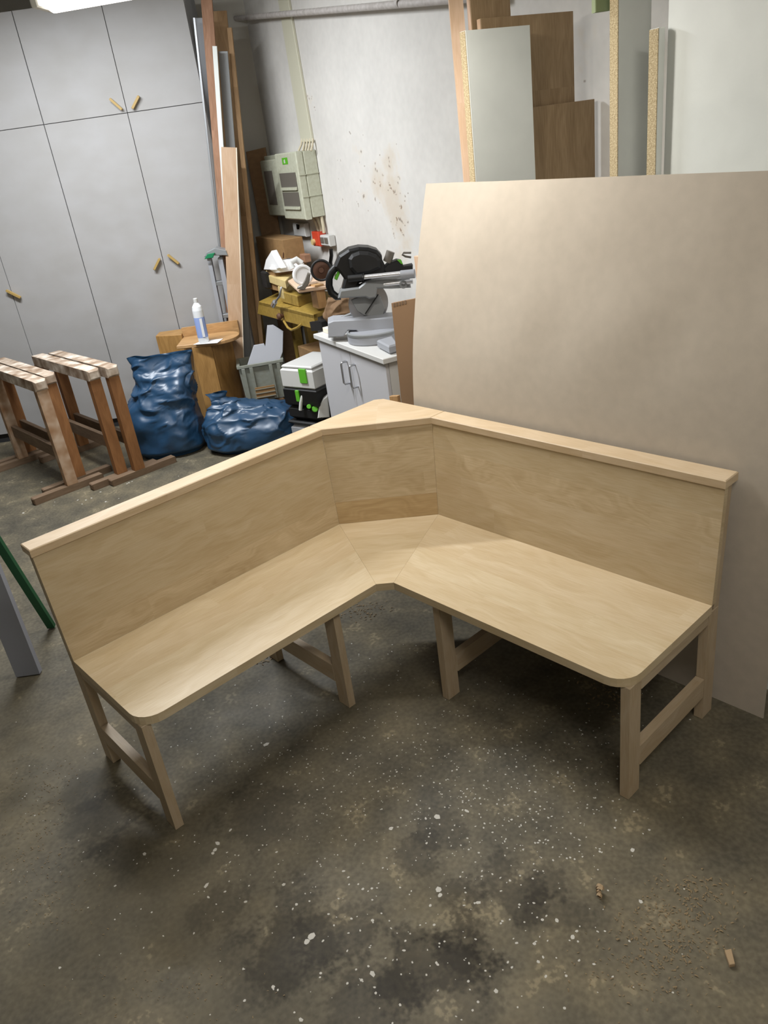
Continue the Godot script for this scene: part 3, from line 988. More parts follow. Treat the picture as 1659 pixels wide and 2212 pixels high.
# ---------------------------------------------------------------- wooden pedestal with bottle
func pedestal() -> void:
	var D := 5.83
	var top := .715
	var ctr := fat(-1.12, 0, D + .12)
	var t := thing("wooden_pedestal", "orange wooden pedestal stand with half-round top holding a white bottle", "stand", ctr)
	var st := ST()
	var poly := []
	for i in 15:
		var an := -PI / 2 + PI * i / 14.0
		poly.append(ctr + RGT * (.06 + cos(an) * .16) + FWD * sin(an) * .17 + UP * top)
	poly.append(ctr - RGT * .24 + FWD * .17 + UP * top)
	poly.append(ctr - RGT * .24 - FWD * .12 + UP * top)
	prism(st, poly, -UP * .025, .003)
	obj("top", st, M.pedestal_top, t)
	st = ST()
	bar(st, ctr - RGT * .24 + FWD * .185 + UP * (top + .02), ctr + RGT * .20 + FWD * .185 + UP * (top + .02), .02, .10, FWD, .002)
	obj("back_rim", st, M.pedestal_top, t)
	st = ST()
	bar(st, ctr + RGT * -.055 - FWD * .13, ctr + RGT * -.055 - FWD * .13 + UP * (top - .025), .145, .022, RGT, .002)
	obj("front_post", st, M.pedestal, t)
	st = ST()
	prism(st, [ctr - RGT * .13 - FWD * .118, ctr - RGT * .26 + FWD * .16, ctr - RGT * .26 + FWD * .16 + UP * (top - .025), ctr - RGT * .13 - FWD * .118 + UP * (top - .025)], (RGT * .9 + FWD * .4).normalized() * .02, .002)
	obj("side_panel", st, M.pedestal, t)
	st = ST()
	prism(st, [ctr + RGT * .022 - FWD * .118, ctr + RGT * .13 + FWD * .15, ctr + RGT * .13 + FWD * .15 + UP * (top - .025), ctr + RGT * .022 - FWD * .118 + UP * (top - .025)], (-RGT * .9 + FWD * .4).normalized() * .02, .002)
	obj("side_panel", st, M.pedestal, t)
	# second wooden piece with a curved front behind it
	st = ST()
	poly = []
	for i in 9:
		var f := i / 8.0
		poly.append(ctr - RGT * (.46 - .22 * f) + FWD * (.22 - .05 * sin(f * PI / 2) - .04 * f))
	poly.append(ctr - RGT * .25 + FWD * .36)
	poly.append(ctr - RGT * .46 + FWD * .36)
	prism(st, poly, UP * .745, .003)
	solo("curved_wood_box", st, M.pedestal, "curved orange wooden box end behind the pedestal and blue bag", "box")
	# sheet of paper and bottle
	var pc := fl(441, 740, top + .001)
	st = ST()
	prism(st, [fl(418, 745, top + .001), fl(470, 741, top + .001), fl(482, 732, top + .001), fl(436, 737, top + .001)], UP * .003)
	solo("paper_sheet", st, M.paper, "white folded paper under the plastic bottle", "paper")
	var b := fl(441, 739, top + .0045)
	t = thing("plastic_bottle", "white plastic bottle with pale blue label on the wooden pedestal", "bottle", b)
	var ax := (UP + RGT * .02).normalized()
	st = ST()
	lathe(st, b, ax, [[0, 0], [.036, 0], [.039, .006], [.039, .235], [.034, .262], [.018, .285], [.014, .29]], 24)
	obj("bottle_body", st, M.bottle, t)
	st = ST()
	lathe(st, b, ax, [[.0395, .04], [.0397, .041], [.0397, .185], [.0395, .186]], 24)
	obj("label", st, M.bottle_label, t)
	st = ST()
	prism(st, [b + ax * .045 + RGT * .006 - FWD * .0405, b + ax * .045 + RGT * .024 - FWD * .036, b + ax * .18 + RGT * .024 - FWD * .036, b + ax * .18 + RGT * .006 - FWD * .0405], -FWD * .001)
	obj("label_stripe", st, M.paper, t)
	st = ST()
	lathe(st, b, ax, [[.014, .289], [.0155, .291], [.0155, .318], [.013, .321], [0, .321]], 20)
	obj("cap", st, M.white_plastic, t)

# ---------------------------------------------------------------- blue bags
func bag_mesh(ctr: Vector3, rows: Array, amp: float, seed_: int) -> SurfaceTool:
	# rows: [height, shift right, half width, half depth, crease strength]
	var nz := noise(seed_, 2.6, 2)
	var cz := noise(seed_ + 3, 3.0, 2)
	var cf := noise(seed_ + 9, 7.5, 1)
	var seg := 132
	var sub := 14
	var ring := []
	for i in rows.size() - 1:
		for k in sub + (1 if i == rows.size() - 2 else 0):
			var f := float(k) / sub
			var fs := f * f * (3 - 2 * f)
			var a = rows[i]
			var b = rows[i + 1]
			var h := lerpf(a[0], b[0], f)
			var sh := lerpf(a[1], b[1], fs)
			var rx := lerpf(a[2], b[2], fs)
			var rd := lerpf(a[3], b[3], fs)
			var cr := lerpf(a[4], b[4], fs)
			var row := []
			for j in seg:
				var an := TAU * j / seg
				var cx := signf(cos(an)) * pow(absf(cos(an)), .75)
				var sx := signf(sin(an)) * pow(absf(sin(an)), .75)
				var p := RGT * (sh + cx * rx) + FWD * (sx * rd) + UP * h
				var w := Vector3(nz.get_noise_3d(p.x, p.y, p.z), nz.get_noise_3d(p.z + 9, p.x, p.y), nz.get_noise_3d(p.y + 5, p.z, p.x)) * .12
				var pw := (p + w) * Vector3(1.0, 1.5, 1.0)
				var v1 := pow(1.0 - minf(1.0, absf(cz.get_noise_3dv(pw)) * 1.9), 4.0)
				var v2 := pow(1.0 - minf(1.0, absf(cf.get_noise_3dv(pw)) * 1.7), 5.0)
				var disp := nz.get_noise_3dv(p * 1.3) * amp * (.6 + cr * .7) + (v1 * .55 - v2 * .16 - .1) * amp * cr
				disp = clampf(disp, -.05, .045)
				var outd := (RGT * cx + FWD * sx).normalized()
				p += outd * disp + UP * nz.get_noise_3d(p.z * 1.5, p.x * 1.5, 3.0) * amp * .8 * smoothstep(.0, .15, h)
				p.y = maxf(p.y, .003)
				row.append(ctr + p)
			ring.append(row)
	var st := ST()
	st.set_smooth_group(0)
	for i in ring.size() - 1:
		for j in seg:
			var a3: Vector3 = ring[i][j]
			var b3: Vector3 = ring[i][(j + 1) % seg]
			var c3: Vector3 = ring[i + 1][(j + 1) % seg]
			var d3: Vector3 = ring[i + 1][j]
			for v in [a3, b3, c3, a3, c3, d3]: st.add_vertex(v)
	return st
func bags() -> void:
	var c := fat(-1.50, 0, 5.60)
	var st := bag_mesh(c, [[.004, 0, .02, .02, 0], [.004, 0, .225, .19, 0], [.06, -.01, .265, .225, .3], [.22, -.02, .27, .23, .6], [.36, -.015, .255, .20, 1.0], [.46, .02, .235, .16, 1.5], [.56, .05, .21, .10, 1.4], [.64, .06, .205, .05, 1.0], [.72, .055, .225, .022, .5]], .030, 301)
	solo("rubbish_bag", st, M.blue_film, "tall full blue plastic rubbish sack with open crumpled mouth", "bag", "blue rubbish sacks", true)
	c = fat(-.86, 0, 5.46)
	st = bag_mesh(c, [[.004, 0, .02, .02, 0], [.004, 0, .29, .19, 0], [.05, 0, .345, .24, .4], [.16, .0, .35, .24, .9], [.25, .0, .31, .19, 1.3], [.31, -.06, .22, .12, 1.5], [.345, -.15, .10, .06, 1.2], [.39, -.21, .055, .03, .8], [.42, -.22, .075, .02, .5]], .034, 377)
	solo("rubbish_bag", st, M.blue_film, "low slumped blue plastic rubbish sack in front of the grey crate", "bag", "blue rubbish sacks", true)

# ---------------------------------------------------------------- on the white wall
func wall_fittings() -> void:
	# pipe
	var a := wp(425, 47, .07)
	var b := wp(1060, -8, .07)
	var t := thing("wall_pipe", "grey pipe running sloped along the top of the whitewashed wall", "pipe", (a + b) / 2)
	var st := ST()
	tube(st, [a, b], .019, 14)
	obj("pipe", st, M.pipe, t)
	for q in [[862, 6], [468, 41]]:
		var c := wp(q[0], q[1], .07)
		st = ST()
		var d := (b - a).normalized()
		lathe(st, c - d * .015, d, [[.020, 0], [.025, 0], [.025, .03], [.020, .03]], 16)
		bar(st, c - WN * .03, c - WN * .068, .02, .02, UP)
		obj("pipe_clip", st, M.pipe, t)
	# cable duct from the pipe down to the meter box
	st = ST()
	prism(st, [wp(600, 0, .02), wp(622, 0, .02), wp(674, 306, .02), wp(650, 308, .02)], -WN * .0195, .003)
	solo("cable_duct", st, M.duct, "cream cable duct running down the wall to the meter box", "duct")
	var cb := thing("cable_bundle", "bundle of beige cables entering the top of the meter box", "cables", wp(665, 315, .03))
	for k in 5:
		st = ST()
		var x := 652 + k * 6
		tube(st, [wp(x, 300, .015), wp(x - 1, 312, .03), wp(x - 4 - (3 if k == 0 else 0), 326, .05)], .008, 8)
		obj("cable", st, M.cable, cb)
	# meter box: housing on the wall, raised cover with windows
	var tl := wp(553, 340, .15)
	var br := wp(664, 472, .15)
	var s0 := tl.dot(WU)
	var s1 := br.dot(WU)
	var y1 := tl.y
	var y0 := br.y
	t = thing("meter_box", "cream electrical meter box with smoked windows on the white wall", "meter box", wat((s0 + s1) / 2, y0, .0))
	st = ST()
	prism(st, [wat(s0, y0, .105), wat(s1, y0, .105), wat(s1, y1, .105), wat(s0, y1, .105)], -WN * .103, .006)
	obj("housing", st, M.old_plastic, t)
	var sm := lerpf(s0, s1, .52)
	# left cover: a door with one window
	st = ST()
	prism(st, [wat(s0 + .005, y0 + .005, .14), wat(sm - .006, y0 + .005, .14), wat(sm - .006, y1 - .03, .14), wat(s0 + .005, y1 - .03, .14)], -WN * .034, .008)
	obj("cover", st, M.old_plastic, t)
	st = ST()
	prism(st, [wat(lerpf(s0, sm, .22), lerpf(y0, y1, .2), .143), wat(lerpf(s0, sm, .62), lerpf(y0, y1, .2), .143), wat(lerpf(s0, sm, .62), lerpf(y0, y1, .76), .143), wat(lerpf(s0, sm, .22), lerpf(y0, y1, .76), .143)], -WN * .002)
	obj("smoked_window", st, M.smoke_window, t)
	# right cover: deeper, two flaps
	st = ST()
	prism(st, [wat(sm, y0 - .01, .165), wat(s1, y0 - .01, .165), wat(s1, y1 + .005, .165), wat(sm, y1 + .005, .165)], -WN * .059, .008)
	obj("cover", st, M.old_plastic, t)
	for k in 2:
		var f0 := lerpf(y0, y1, .14 + k * .30)
		var f1 := lerpf(y0, y1, .41 + k * .30)
		st = ST()
		prism(st, [wat(lerpf(sm, s1, .12), f0, .170), wat(lerpf(sm, s1, .88), f0, .170), wat(lerpf(sm, s1, .88), f1, .170), wat(lerpf(sm, s1, .12), f1, .170)], -WN * .004, .001)
		var fl_ := obj("smoked_flap", st, M.smoke_window, t)
		st = ST()
		bar(st, wat(lerpf(sm, s1, .12), f0 + .012, .175), wat(lerpf(sm, s1, .88), f0 + .012, .175), .012, .02, WN, .003)
		var lip := obj("flap_lip", st, M.old_plastic, fl_)
		lip.position = Vector3.ZERO
	st = ST()
	var g0 := wat(lerpf(sm, s1, .35), lerpf(y0, y1, .84), .167)
	prism(st, [g0, g0 + WU * .11, g0 + WU * .11 + UP * .045, g0 + UP * .045], -WN * .0015)
	var stk := obj("green_sticker", st, M.green, t)
	st = ST()
	prism(st, [g0 + WU * .035 + UP * .008 + WN * .0006, g0 + WU * .06 + UP * .008 + WN * .0006, g0 + WU * .06 + UP * .036 + WN * .0006, g0 + WU * .035 + UP * .028 + WN * .0006], -WN * .0005)
	var gl := obj("pale_mark", st, M.white_plastic, stk)
	gl.position = Vector3.ZERO
	# side ribs of the housing
	for k in 2:
		st = ST()
		var yy := lerpf(y0, y1, .33 + .33 * k)
		bar(st, wat(s1 + .001, yy, .003), wat(s1 + .001, yy, .16), .006, .008, UP, .001)
		obj("rib", st, M.old_plastic, t)
	# below: dispenser, conduit pieces, red isolator, double socket
	t = thing("soap_dispenser", "small white box with black emblem below the meter box", "dispenser", wp(648, 495, .0))
	st = ST()
	var p0 := wp(631, 482, .05)
	var p1 := wp(660, 512, .05)
	prism(st, [wat(p0.dot(WU), p1.y, .05), wat(p1.dot(WU), p1.y, .05), wat(p1.dot(WU), p0.y, .05), wat(p0.dot(WU), p0.y, .05)], -WN * .048, .006)
	obj("box_body", st, M.white_plastic, t)
	st = ST()
	var pm := wat(lerpf(p0.dot(WU), p1.dot(WU), .35), lerpf(p1.y, p0.y, .55), .0515)
	prism(st, [pm, pm + WU * .05, pm + WU * .07 + UP * .035, pm + UP * .04], -WN * .001)
	obj("emblem", st, M.black, t)
	t = thing("isolator_switch", "red orange isolator switch below the meter box", "switch", wp(680, 520, .0))
	p0 = wp(672, 500, .07)
	p1 = wp(691, 533, .07)
	st = ST()
	prism(st, [wat(p0.dot(WU), p1.y, .07), wat(p1.dot(WU), p1.y, .07), wat(p1.dot(WU), p0.y, .07), wat(p0.dot(WU), p0.y, .07)], -WN * .068, .006)
	obj("box_body", st, M.red, t)
	st = ST()
	lathe(st, wat((p0.dot(WU) + p1.dot(WU)) / 2 - .03, lerpf(p1.y, p0.y, .3), .07), WN, [[.022, 0], [.022, .02], [0, .02]], 16)
	obj("knob", st, M.cream_metal, t)
	t = thing("double_socket", "grey double wall socket with dark flaps below the meter box", "socket", wp(702, 520, .0))
	p0 = wp(690, 508, .06)
	p1 = wp(712, 533, .06)
	st = ST()
	prism(st, [wat(p0.dot(WU), p1.y, .06), wat(p1.dot(WU), p1.y, .06), wat(p1.dot(WU), p0.y, .06), wat(p0.dot(WU), p0.y, .06)], -WN * .058, .008)
	obj("box_body", st, M.white_plastic, t)
	for k in 2:
		st = ST()
		var ss := lerpf(p0.dot(WU), p1.dot(WU), .27 + .46 * k)
		prism(st, [wat(ss - .028, p1.y + .02, .066), wat(ss + .028, p1.y + .02, .066), wat(ss + .028, p0.y - .014, .066), wat(ss - .028, p0.y - .014, .066)], -WN * .006, .003)
		obj("socket_flap", st, M.smoke_window, t)
	st = ST()
	tube(st, [wp(715, 538, .05), wp(716, 552, .05), wp(714, 566, .04), wp(716, 590, .03)], .014, 10)
	solo("plug_lead", st, M.black, "black plug and lead hanging below the double socket", "cable")
	t = thing("conduit_stub", "beige conduit pipes under the meter box", "conduit", wp(690, 485, .0))
	for k in 3:
		st = ST()
		tube(st, [wp(676 + k * 9, 468, .03), wp(684 + k * 7, 486, .03), wp(690 + k * 5, 503, .03)], .012, 10)
		obj("pipe", st, M.cable, t)

# ---------------------------------------------------------------- yellow machine and what lies on it
func machine() -> void:
	var o := .45
	var t := thing("yellow_machine", "old yellow woodworking machine with tilted tables and levers by the wall", "machine", wat(-2.5, 0, .35))
	var st := ST()
	# main beam
	prism(st, [wat(-3.13, .79, o), wat(-1.95, .83, o), wat(-1.95, .93, o), wat(-3.03, .90, o)], -WN * .03, .004)
	obj("beam", st, M.yellow_metal, t)
	st = ST()
	prism(st, [wat(-3.03, .90, o), wat(-1.95, .93, o), wat(-1.95, .97, .12), wat(-3.03, .97, .12)], -UP * .03, .004)
	obj("bed", st, M.yellow_metal, t)
	# column on the left, sloping stay and feet
	st = ST()
	var sa := wp(537, 550, .22)
	var sb := wp(556, 700, .24)
	bar(st, Vector3(sb.x, 0, sb.z), sa, .05, .05, WU, .004)
	obj("stay", st, M.yellow_metal, t)
	for q in [[-2.95, .22], [-2.66, .22], [-2.95, .08], [-2.05, .08]]:
		st = ST()
		bar(st, wat(q[0], 0, q[1]), wat(q[0], .86, q[1]), .06, .06, WU, .004)
		obj("leg", st, M.yellow_metal, t)
	# upper supports and cream tables
	st = ST()
	box(st, wat(-2.46, .93, .34), WU, WN, .34, .14, .08, .006)
	obj("slide", st, M.yellow_metal, t)
	st = ST()
	box(st, wat(-2.60, .955, .36), WU, WN, .10, .10, .089, .006)
	obj("slide_post", st, M.cream_metal, t)
	st = ST()
	prism(st, [fl(566, 590, 1.10), fl(616, 607, 1.10), fl(640, 582, 1.10), fl(596, 572, 1.10)], -UP * .055, .004)
	obj("table", st, M.cream_metal, t)
	st = ST()
	prism(st, [fl(622, 606, 1.10), fl(645, 627, 1.10), fl(716, 617, 1.10), fl(712, 592, 1.10), fl(660, 586, 1.10)], -UP * .018, .003)
	obj("table", st, M.batten, t)
	st = ST()
	prism(st, [fl(624, 608, 1.081), fl(645, 630, 1.081), fl(716, 620, 1.081), fl(712, 594, 1.081), fl(660, 588, 1.081)], -UP * .014, .003)
	obj("table_frame", st, M.black_soft, t)
	st = ST()
	tube(st, [wp(608, 620, .47), wp(604, 640, .50), wp(592, 655, .50)], .008, 8)
	tube(st, [wp(594, 652, .50), wp(590, 660, .50)], .018, 10)
	obj("lever", st, M.steel, t)
	st = ST()
	lathe(st, wp(607, 683, .47), WN, [[0, .03], [.018, .028], [.026, .012], [.018, 0], [.01, -.02]], 14)
	obj("clamp_knob", st, M.brown_dark, t)
	st = ST()
	tube(st, [wp(612, 692, .46), wp(622, 708, .47), wp(630, 713, .47), wp(642, 708, .47), wp(652, 700, .45)], .009, 8)
	obj("handle_bar", st, M.yellow_metal, t)
	st = ST()
	bar(st, wat(-1.99, .85, .44), wat(-1.80, .88, .44), .06, .06, UP, .008)
	obj("motor_end", st, M.black_soft, t)
	# carton with printed squiggle, standing behind on the machine bed
	t = thing("printed_carton", "brown carton with a small dark print behind the yellow machine", "carton", wp(585, 600, .05))
	st = ST()
	var ca := wp(543, 548, .22)
	var cb := wp(621, 533, .22)
	box(st, wat((ca.dot(WU) + cb.dot(WU)) / 2 - .03, .972, .11), WU, WN, .62, .16, .34, .003)
	obj("box_body", st, M.carton, t)
	st = ST()
	var q0 := wp(607, 566, .193)
	for k in 4:
		var a := q0 + WU * .03 * k
		bar(st, a + UP * (.01 if k % 2 == 0 else .03), a + WU * .03 + UP * (.03 if k % 2 == 0 else .012), .006, .002, UP)
	bar(st, q0 + WU * .06 + UP * .03, q0 + WU * .09 + UP * .075, .012, .002, UP)
	obj("printed_mark", st, M.brown_dark, t)
	# another carton below, dark pouch
	st = ST()
	box(st, wat(-2.82, .99, .30), WU, WN, .18, .16, .20, .003)
	solo("small_carton", st, M.carton, "small brown carton left of the cream machine table", "carton")
	st = ST()
	box(st, wat(-2.90, 1.0, .405), WU, WN, .10, .03, .13, .012)
	solo("tool_pouch", st, M.black_soft, "small black pouch hanging before the small carton", "pouch")
	# wooden pieces and paper sacks under the tables
	st = ST()
	box(st, wat(-1.98, .96, .38), WU, WN, .10, .06, .15, .002)
	solo("wood_block", st, M.pedestal_top, "pale wooden block standing on the yellow machine", "block")
	st = bag_mesh(wat(-1.72, .90, .30), [[.0, 0, .02, .02, 0], [.0, 0, .14, .10, 0], [.04, 0, .15, .10, .6], [.09, .0, .13, .09, 1.2], [.12, -.01, .11, .06, 1.4], [.15, -.01, .10, .02, .6]], .03, 511)
	solo("paper_sack", st, M.carton_dark, "crumpled brown paper sack between machine and miter saw", "sack", "", true)
	# white folded cone, cloth
	t = thing("paper_cone", "white folded paper cone standing on the cream machine table", "paper", wp(590, 585, .36))
	st = ST()
	prism(st, [wp(569, 583, .40), wp(574, 560, .40), wp(585, 542, .40), wp(590, 552, .40), wp(606, 580, .40), wp(590, 584, .40)], -WN * .05, .006)
	obj("cone", st, M.paper, t)
	st = bag_mesh(wp(622, 584, .30), [[.0, 0, .01, .01, 0], [.0, 0, .10, .08, 0], [.03, 0, .12, .08, 1], [.06, .0, .09, .05, 1.2], [.08, .0, .04, .02, .6]], .02, 611)
	solo("crumpled_paper", st, M.paper, "crumpled white paper beside the paper cone", "paper", "", true)
	# packing tape dispenser
	var tc := wp(654, 594, .44)
	t = thing("tape_dispenser", "white packing tape dispenser with grey lever on the machine", "dispenser", tc)
	var axd := (-FWD + RGT * .15 + UP * .1).normalized()
	st = ST()
	lathe(st, tc - axd * .03, axd, [[0, 0], [.064, 0], [.066, .004], [.066, .05], [.060, .054], [.050, .054], [.048, .050], [0, .050]], 32)
	obj("tape_roll", st, M.paper, t)
	st = ST()
	prism(st, [fp(641, 625, 5.12), fp(658, 626, 5.12), fp(668, 612, 5.12), fp(671, 592, 5.12), fp(664, 590, 5.12), fp(659, 604, 5.12), fp(652, 616, 5.12), fp(643, 620, 5.12)], FWD * .04, .005)
	obj("lever", st, M.smoke_window, t)
	st = ST()
	tube(st, [tc + UP * .04 - RGT * .06 + FWD * .05, tc + UP * .08 - RGT * .07 + FWD * .06, tc + UP * .09 - RGT * .03 + FWD * .08, tc + UP * .06 + FWD * .08], .022, 10)
	obj("handle", st, M.white_plastic, t)
	# belt reel
	var rc := wp(694, 584, .36)
	t = thing("wire_reel", "dark ring-shaped reel lying behind the tape dispenser", "reel", rc)
	st = ST()
	var ring := []
	for i in 29: ring.append(rc + (RGT * cos(TAU * i / 28) + UP * sin(TAU * i / 28)) * .062)
	tube(st, ring, .008, 8, false)
	obj("rim", st, M.black_soft, t)
	st = ST()
	lathe(st, rc + FWD * .03, -FWD, [[0, 0], [.057, 0], [.057, .012], [.02, .016], [.016, .03], [0, .03]], 24)
	obj("hub", st, M.brown_dark, t)
	st = ST()
	box(st, wp(660, 560, .05) - UP * .02, WU, WN, .10, .05, .06, .004)
	solo("brick_piece", st, M.plank_red, "small red brown block on the carton near the wall", "block")

# ---------------------------------------------------------------- white base cabinet
func base_cabinet() -> void:
	var s0 := -1.60
	var s1 := -.70
	var H := .885
	var of := .585
	var t := thing("base_cabinet", "white base cabinet with two doors and worktop under the miter saw", "cabinet", wat((s0 + s1) / 2, 0, .3))
	var st := ST()
	prism(st, [wat(s0 + .01, .08, .03), wat(s1 - .01, .08, .03), wat(s1 - .01, .08, of - .02), wat(s0 + .01, .08, of - .02)], UP * (H - .11), .001)
	obj("body", st, M.white_plastic, t)
	st = ST()
	prism(st, [wat(s0 + .01, 0, .08), wat(s1 - .01, 0, .08), wat(s1 - .01, 0, of - .06), wat(s0 + .01, 0, of - .06)], UP * .079)
	obj("plinth", st, M.cupboard_side, t)
	st = ST()
	prism(st, [wat(s0 - .01, H, .005), wat(s1 + .01, H, .005), wat(s1 + .01, H, of + .02), wat(s0 - .01, H, of + .02)], -UP * .029, .003)
	obj("worktop", st, M.white_plastic, t)
	var mid := (s0 + s1) / 2
	for k in 2:
		var a := (s0 + .012 if k == 0 else mid + .002)
		var b := (mid - .002 if k == 0 else s1 - .012)
		st = ST()
		prism(st, [wat(a, .085, of), wat(b, .085, of), wat(b, H - .033, of), wat(a, H - .033, of)], -WN * .019, .0015)
		var d := obj("door", st, M.cabinet_door, t)
		var hs := mid + (-.055 if k == 0 else .055)
		st = ST()
		tube(st, [wat(hs, H - .235, of - .001), wat(hs, H - .235, of + .03), wat(hs, H - .225, of + .038), wat(hs, H - .115, of + .038), wat(hs, H - .105, of + .03), wat(hs, H - .105, of - .001)], .0065, 8)
		var h := obj("handle", st, M.steel, d)
		h.position = Vector3.ZERO
	st = ST()
	box(st, wat(-1.53, H + .0005, .50), WU, WN, .12, .09, .03, .002)
	solo("wood_wedge", st, M.ply_edge, "pale yellow wooden block on the cabinet worktop beside the saw", "block")

# ---------------------------------------------------------------- miter saw
func miter_saw() -> void:
	var H := .8855
	var tc := wat(-1.16, H, .36)                       # turntable centre
	var t := thing("miter_saw", "black and grey sliding miter saw on the white cabinet", "saw", tc)
	var ang := deg_to_rad(-35.0)
	var bx := Vector3(cos(ang), 0, sin(ang))           # along the fence
	var by := Vector3(-sin(ang), 0, cos(ang))          # towards the operator
	if by.dot(FWD) > 0: by = -by
	var D := 4.52
	# base with its two wings
	var st := ST()
	prism(st, [fp(709, 730, 4.50), fp(742, 727, 4.46), fp(752, 714, 4.46), fp(770, 714, 4.44), fp(778, 722, 4.44), fp(852, 718, 4.40), fp(852, 686, 4.40), fp(720, 693, 4.50), fp(708, 698, 4.50)], FWD * .16, .005)
	obj("base", st, M.alu_pale, t)
	# turntable
	st = ST()
	var tcen := fl(812, 732, H)
	lathe(st, tcen, UP, [[0, 0], [.155, 0], [.160, .006], [.160, .045], [.152, .052], [0, .052]], 40)
	obj("turntable", st, M.alu_pale, t)
	st = ST()
	lathe(st, tcen, UP, [[.162, .045], [.163, .058], [.150, .062], [.148, .058]], 40)
	obj("scale_ring", st, M.alu_cast, t)
	st = ST()
	prism(st, [fl(816, 752, H + .002), fl(842, 766, H + .002), fl(862, 760, H + .002), fl(850, 742, H + .002)], UP * .045, .008)
	obj("lock_lever", st, M.alu_pale, t)
	# fence, slotted plate
	st = ST()
	prism(st, [fp(732, 687, 4.58), fp(760, 676, 4.58), fp(775, 674, 4.58), fp(842, 683, 4.58), fp(842, 689, 4.58), fp(732, 692, 4.58)], FWD * .03, .003)
	obj("fence", st, M.alu_cast, t)
	# blade and lower guard
	st = ST()
	var bc := fp(796, 655, 4.56)
	var bn := (-FWD + RGT * .25).normalized()
	lathe(st, bc, bn, [[0, 0], [.118, 0], [.12, .001], [.118, .003], [0, .003]], 40)
	obj("blade", st, M.steel, t)
	st = ST()
	prism(st, [fp(758, 648, 4.53), fp(772, 672, 4.53), fp(788, 682, 4.53), fp(826, 684, 4.53), fp(832, 668, 4.53), fp(822, 640, 4.53), fp(800, 632, 4.53)], FWD * .02, .003)
	obj("blade_guard", st, M.alu_cast, t)
	st = ST()
	bar(st, fp(789, 678, 4.515), fp(817, 636, 4.515), .006, .006, RGT)
	obj("guard_link", st, M.black_soft, t)
	# cast arm
	st = ST()
	prism(st, [fp(730, 645, 4.46), fp(735, 627, 4.46), fp(775, 621, 4.46), fp(790, 609, 4.46), fp(885, 598, 4.46), fp(888, 622, 4.46), fp(846, 624, 4.46), fp(815, 624, 4.46), fp(812, 643, 4.46), fp(798, 646, 4.46), fp(790, 642, 4.46)], FWD * .09, .008)
	obj("saw_arm", st, M.alu_cast, t)
	# motor housing: big black dome, side bulge
	st = ST()
	var shell := [[722, 577], [732, 553], [753, 539], [775, 534], [796, 535], [815, 541], [825, 552], [826, 562], [832, 574], [832, 590], [800, 604], [776, 612], [772, 623], [738, 628], [744, 604], [732, 587]]
	var sh := []
	for q in shell: sh.append(fp(q[0], q[1], 4.49))
	prism(st, sh, FWD * .15, .012)
	obj("motor_housing", st, M.black, t)
	st = ST()
	var bulge := []
	for q in [[753, 560], [760, 550], [776, 544], [796, 545], [814, 552], [822, 562], [822, 580], [800, 590], [770, 596], [756, 580]]: bulge.append(fp(q[0], q[1], 4.45))
	prism(st, bulge, FWD * .05, .015)
	obj("blade_cover", st, M.black_soft, t)
	st = ST()
	tube(st, [fp(726, 577, 4.55), fp(716, 588, 4.55), fp(711, 602, 4.55), fp(711, 618, 4.55), fp(716, 632, 4.55), fp(727, 641, 4.55), fp(736, 640, 4.55)], .021, 12)
	obj("grip", st, M.black, t)
	st = ST()
	prism(st, [fp(722, 602, 4.53), fp(730, 585, 4.53), fp(736, 588, 4.53), fp(728, 606, 4.53)], FWD * .025, .003)
	obj("trigger", st, M.green, t)
	# slide rails
	for k in 2:
		st = ST()
		var up := UP * -.05 * k
		tube(st, [fp(752, 602, 4.44 + .07 * k) + up, fp(784, 599, 4.43 + .07 * k) + up], .018, 14)
		tube(st, [fp(784, 599, 4.43 + .07 * k) + up, fp(786, 599, 4.43 + .07 * k) + up], .021, 14)
		obj("rail_sleeve", st, M.black_soft, t)
		st = ST()
		tube(st, [fp(784, 599, 4.43 + .07 * k) + up, fp(890, 588, 4.36 + .07 * k) + up], .0125, 14)
		obj("slide_rail", st, M.rail, t)
	st = ST()
	tube(st, [fp(866, 594, 4.38), fp(896, 591, 4.36)], .024, 16)
	obj("rail_bearing", st, M.alu_pale, t)
	st = ST()
	lathe(st, fp(871, 614, 4.44), -FWD, [[.022, 0], [.022, .012], [.010, .014], [.010, .006], [0, .006]], 18)
	obj("lock_knob", st, M.alu_cast, t)
	# dust spout and rear parts
	st = ST()
	tube(st, [fp(836, 566, 4.52), fp(840, 556, 4.52), fp(844, 543, 4.52)], .024, 14)
	obj("dust_spout", st, M.smoke_window, t)
	st = ST()
	prism(st, [fp(828, 580, 4.5), fp(838, 570, 4.5), fp(858, 562, 4.5), fp(868, 564, 4.5), fp(872, 576, 4.5), fp(892, 572, 4.5), fp(892, 584, 4.5), fp(832, 590, 4.5)], FWD * .08, .006)
	obj("rear_body", st, M.black_soft, t)
	st = ST()
	prism(st, [fp(858, 562, 4.49), fp(866, 561, 4.49), fp(871, 571, 4.49), fp(866, 570, 4.49)], FWD * .02, .001)
	obj("green_tab", st, M.green, t)
	st = ST()
	tube(st, [fp(888, 546, 4.6), fp(872, 546, 4.6), fp(869, 550, 4.6), fp(876, 554, 4.6), fp(888, 556, 4.6)], .006, 8)
	obj("cord_hook", st, M.smoke_window, t)

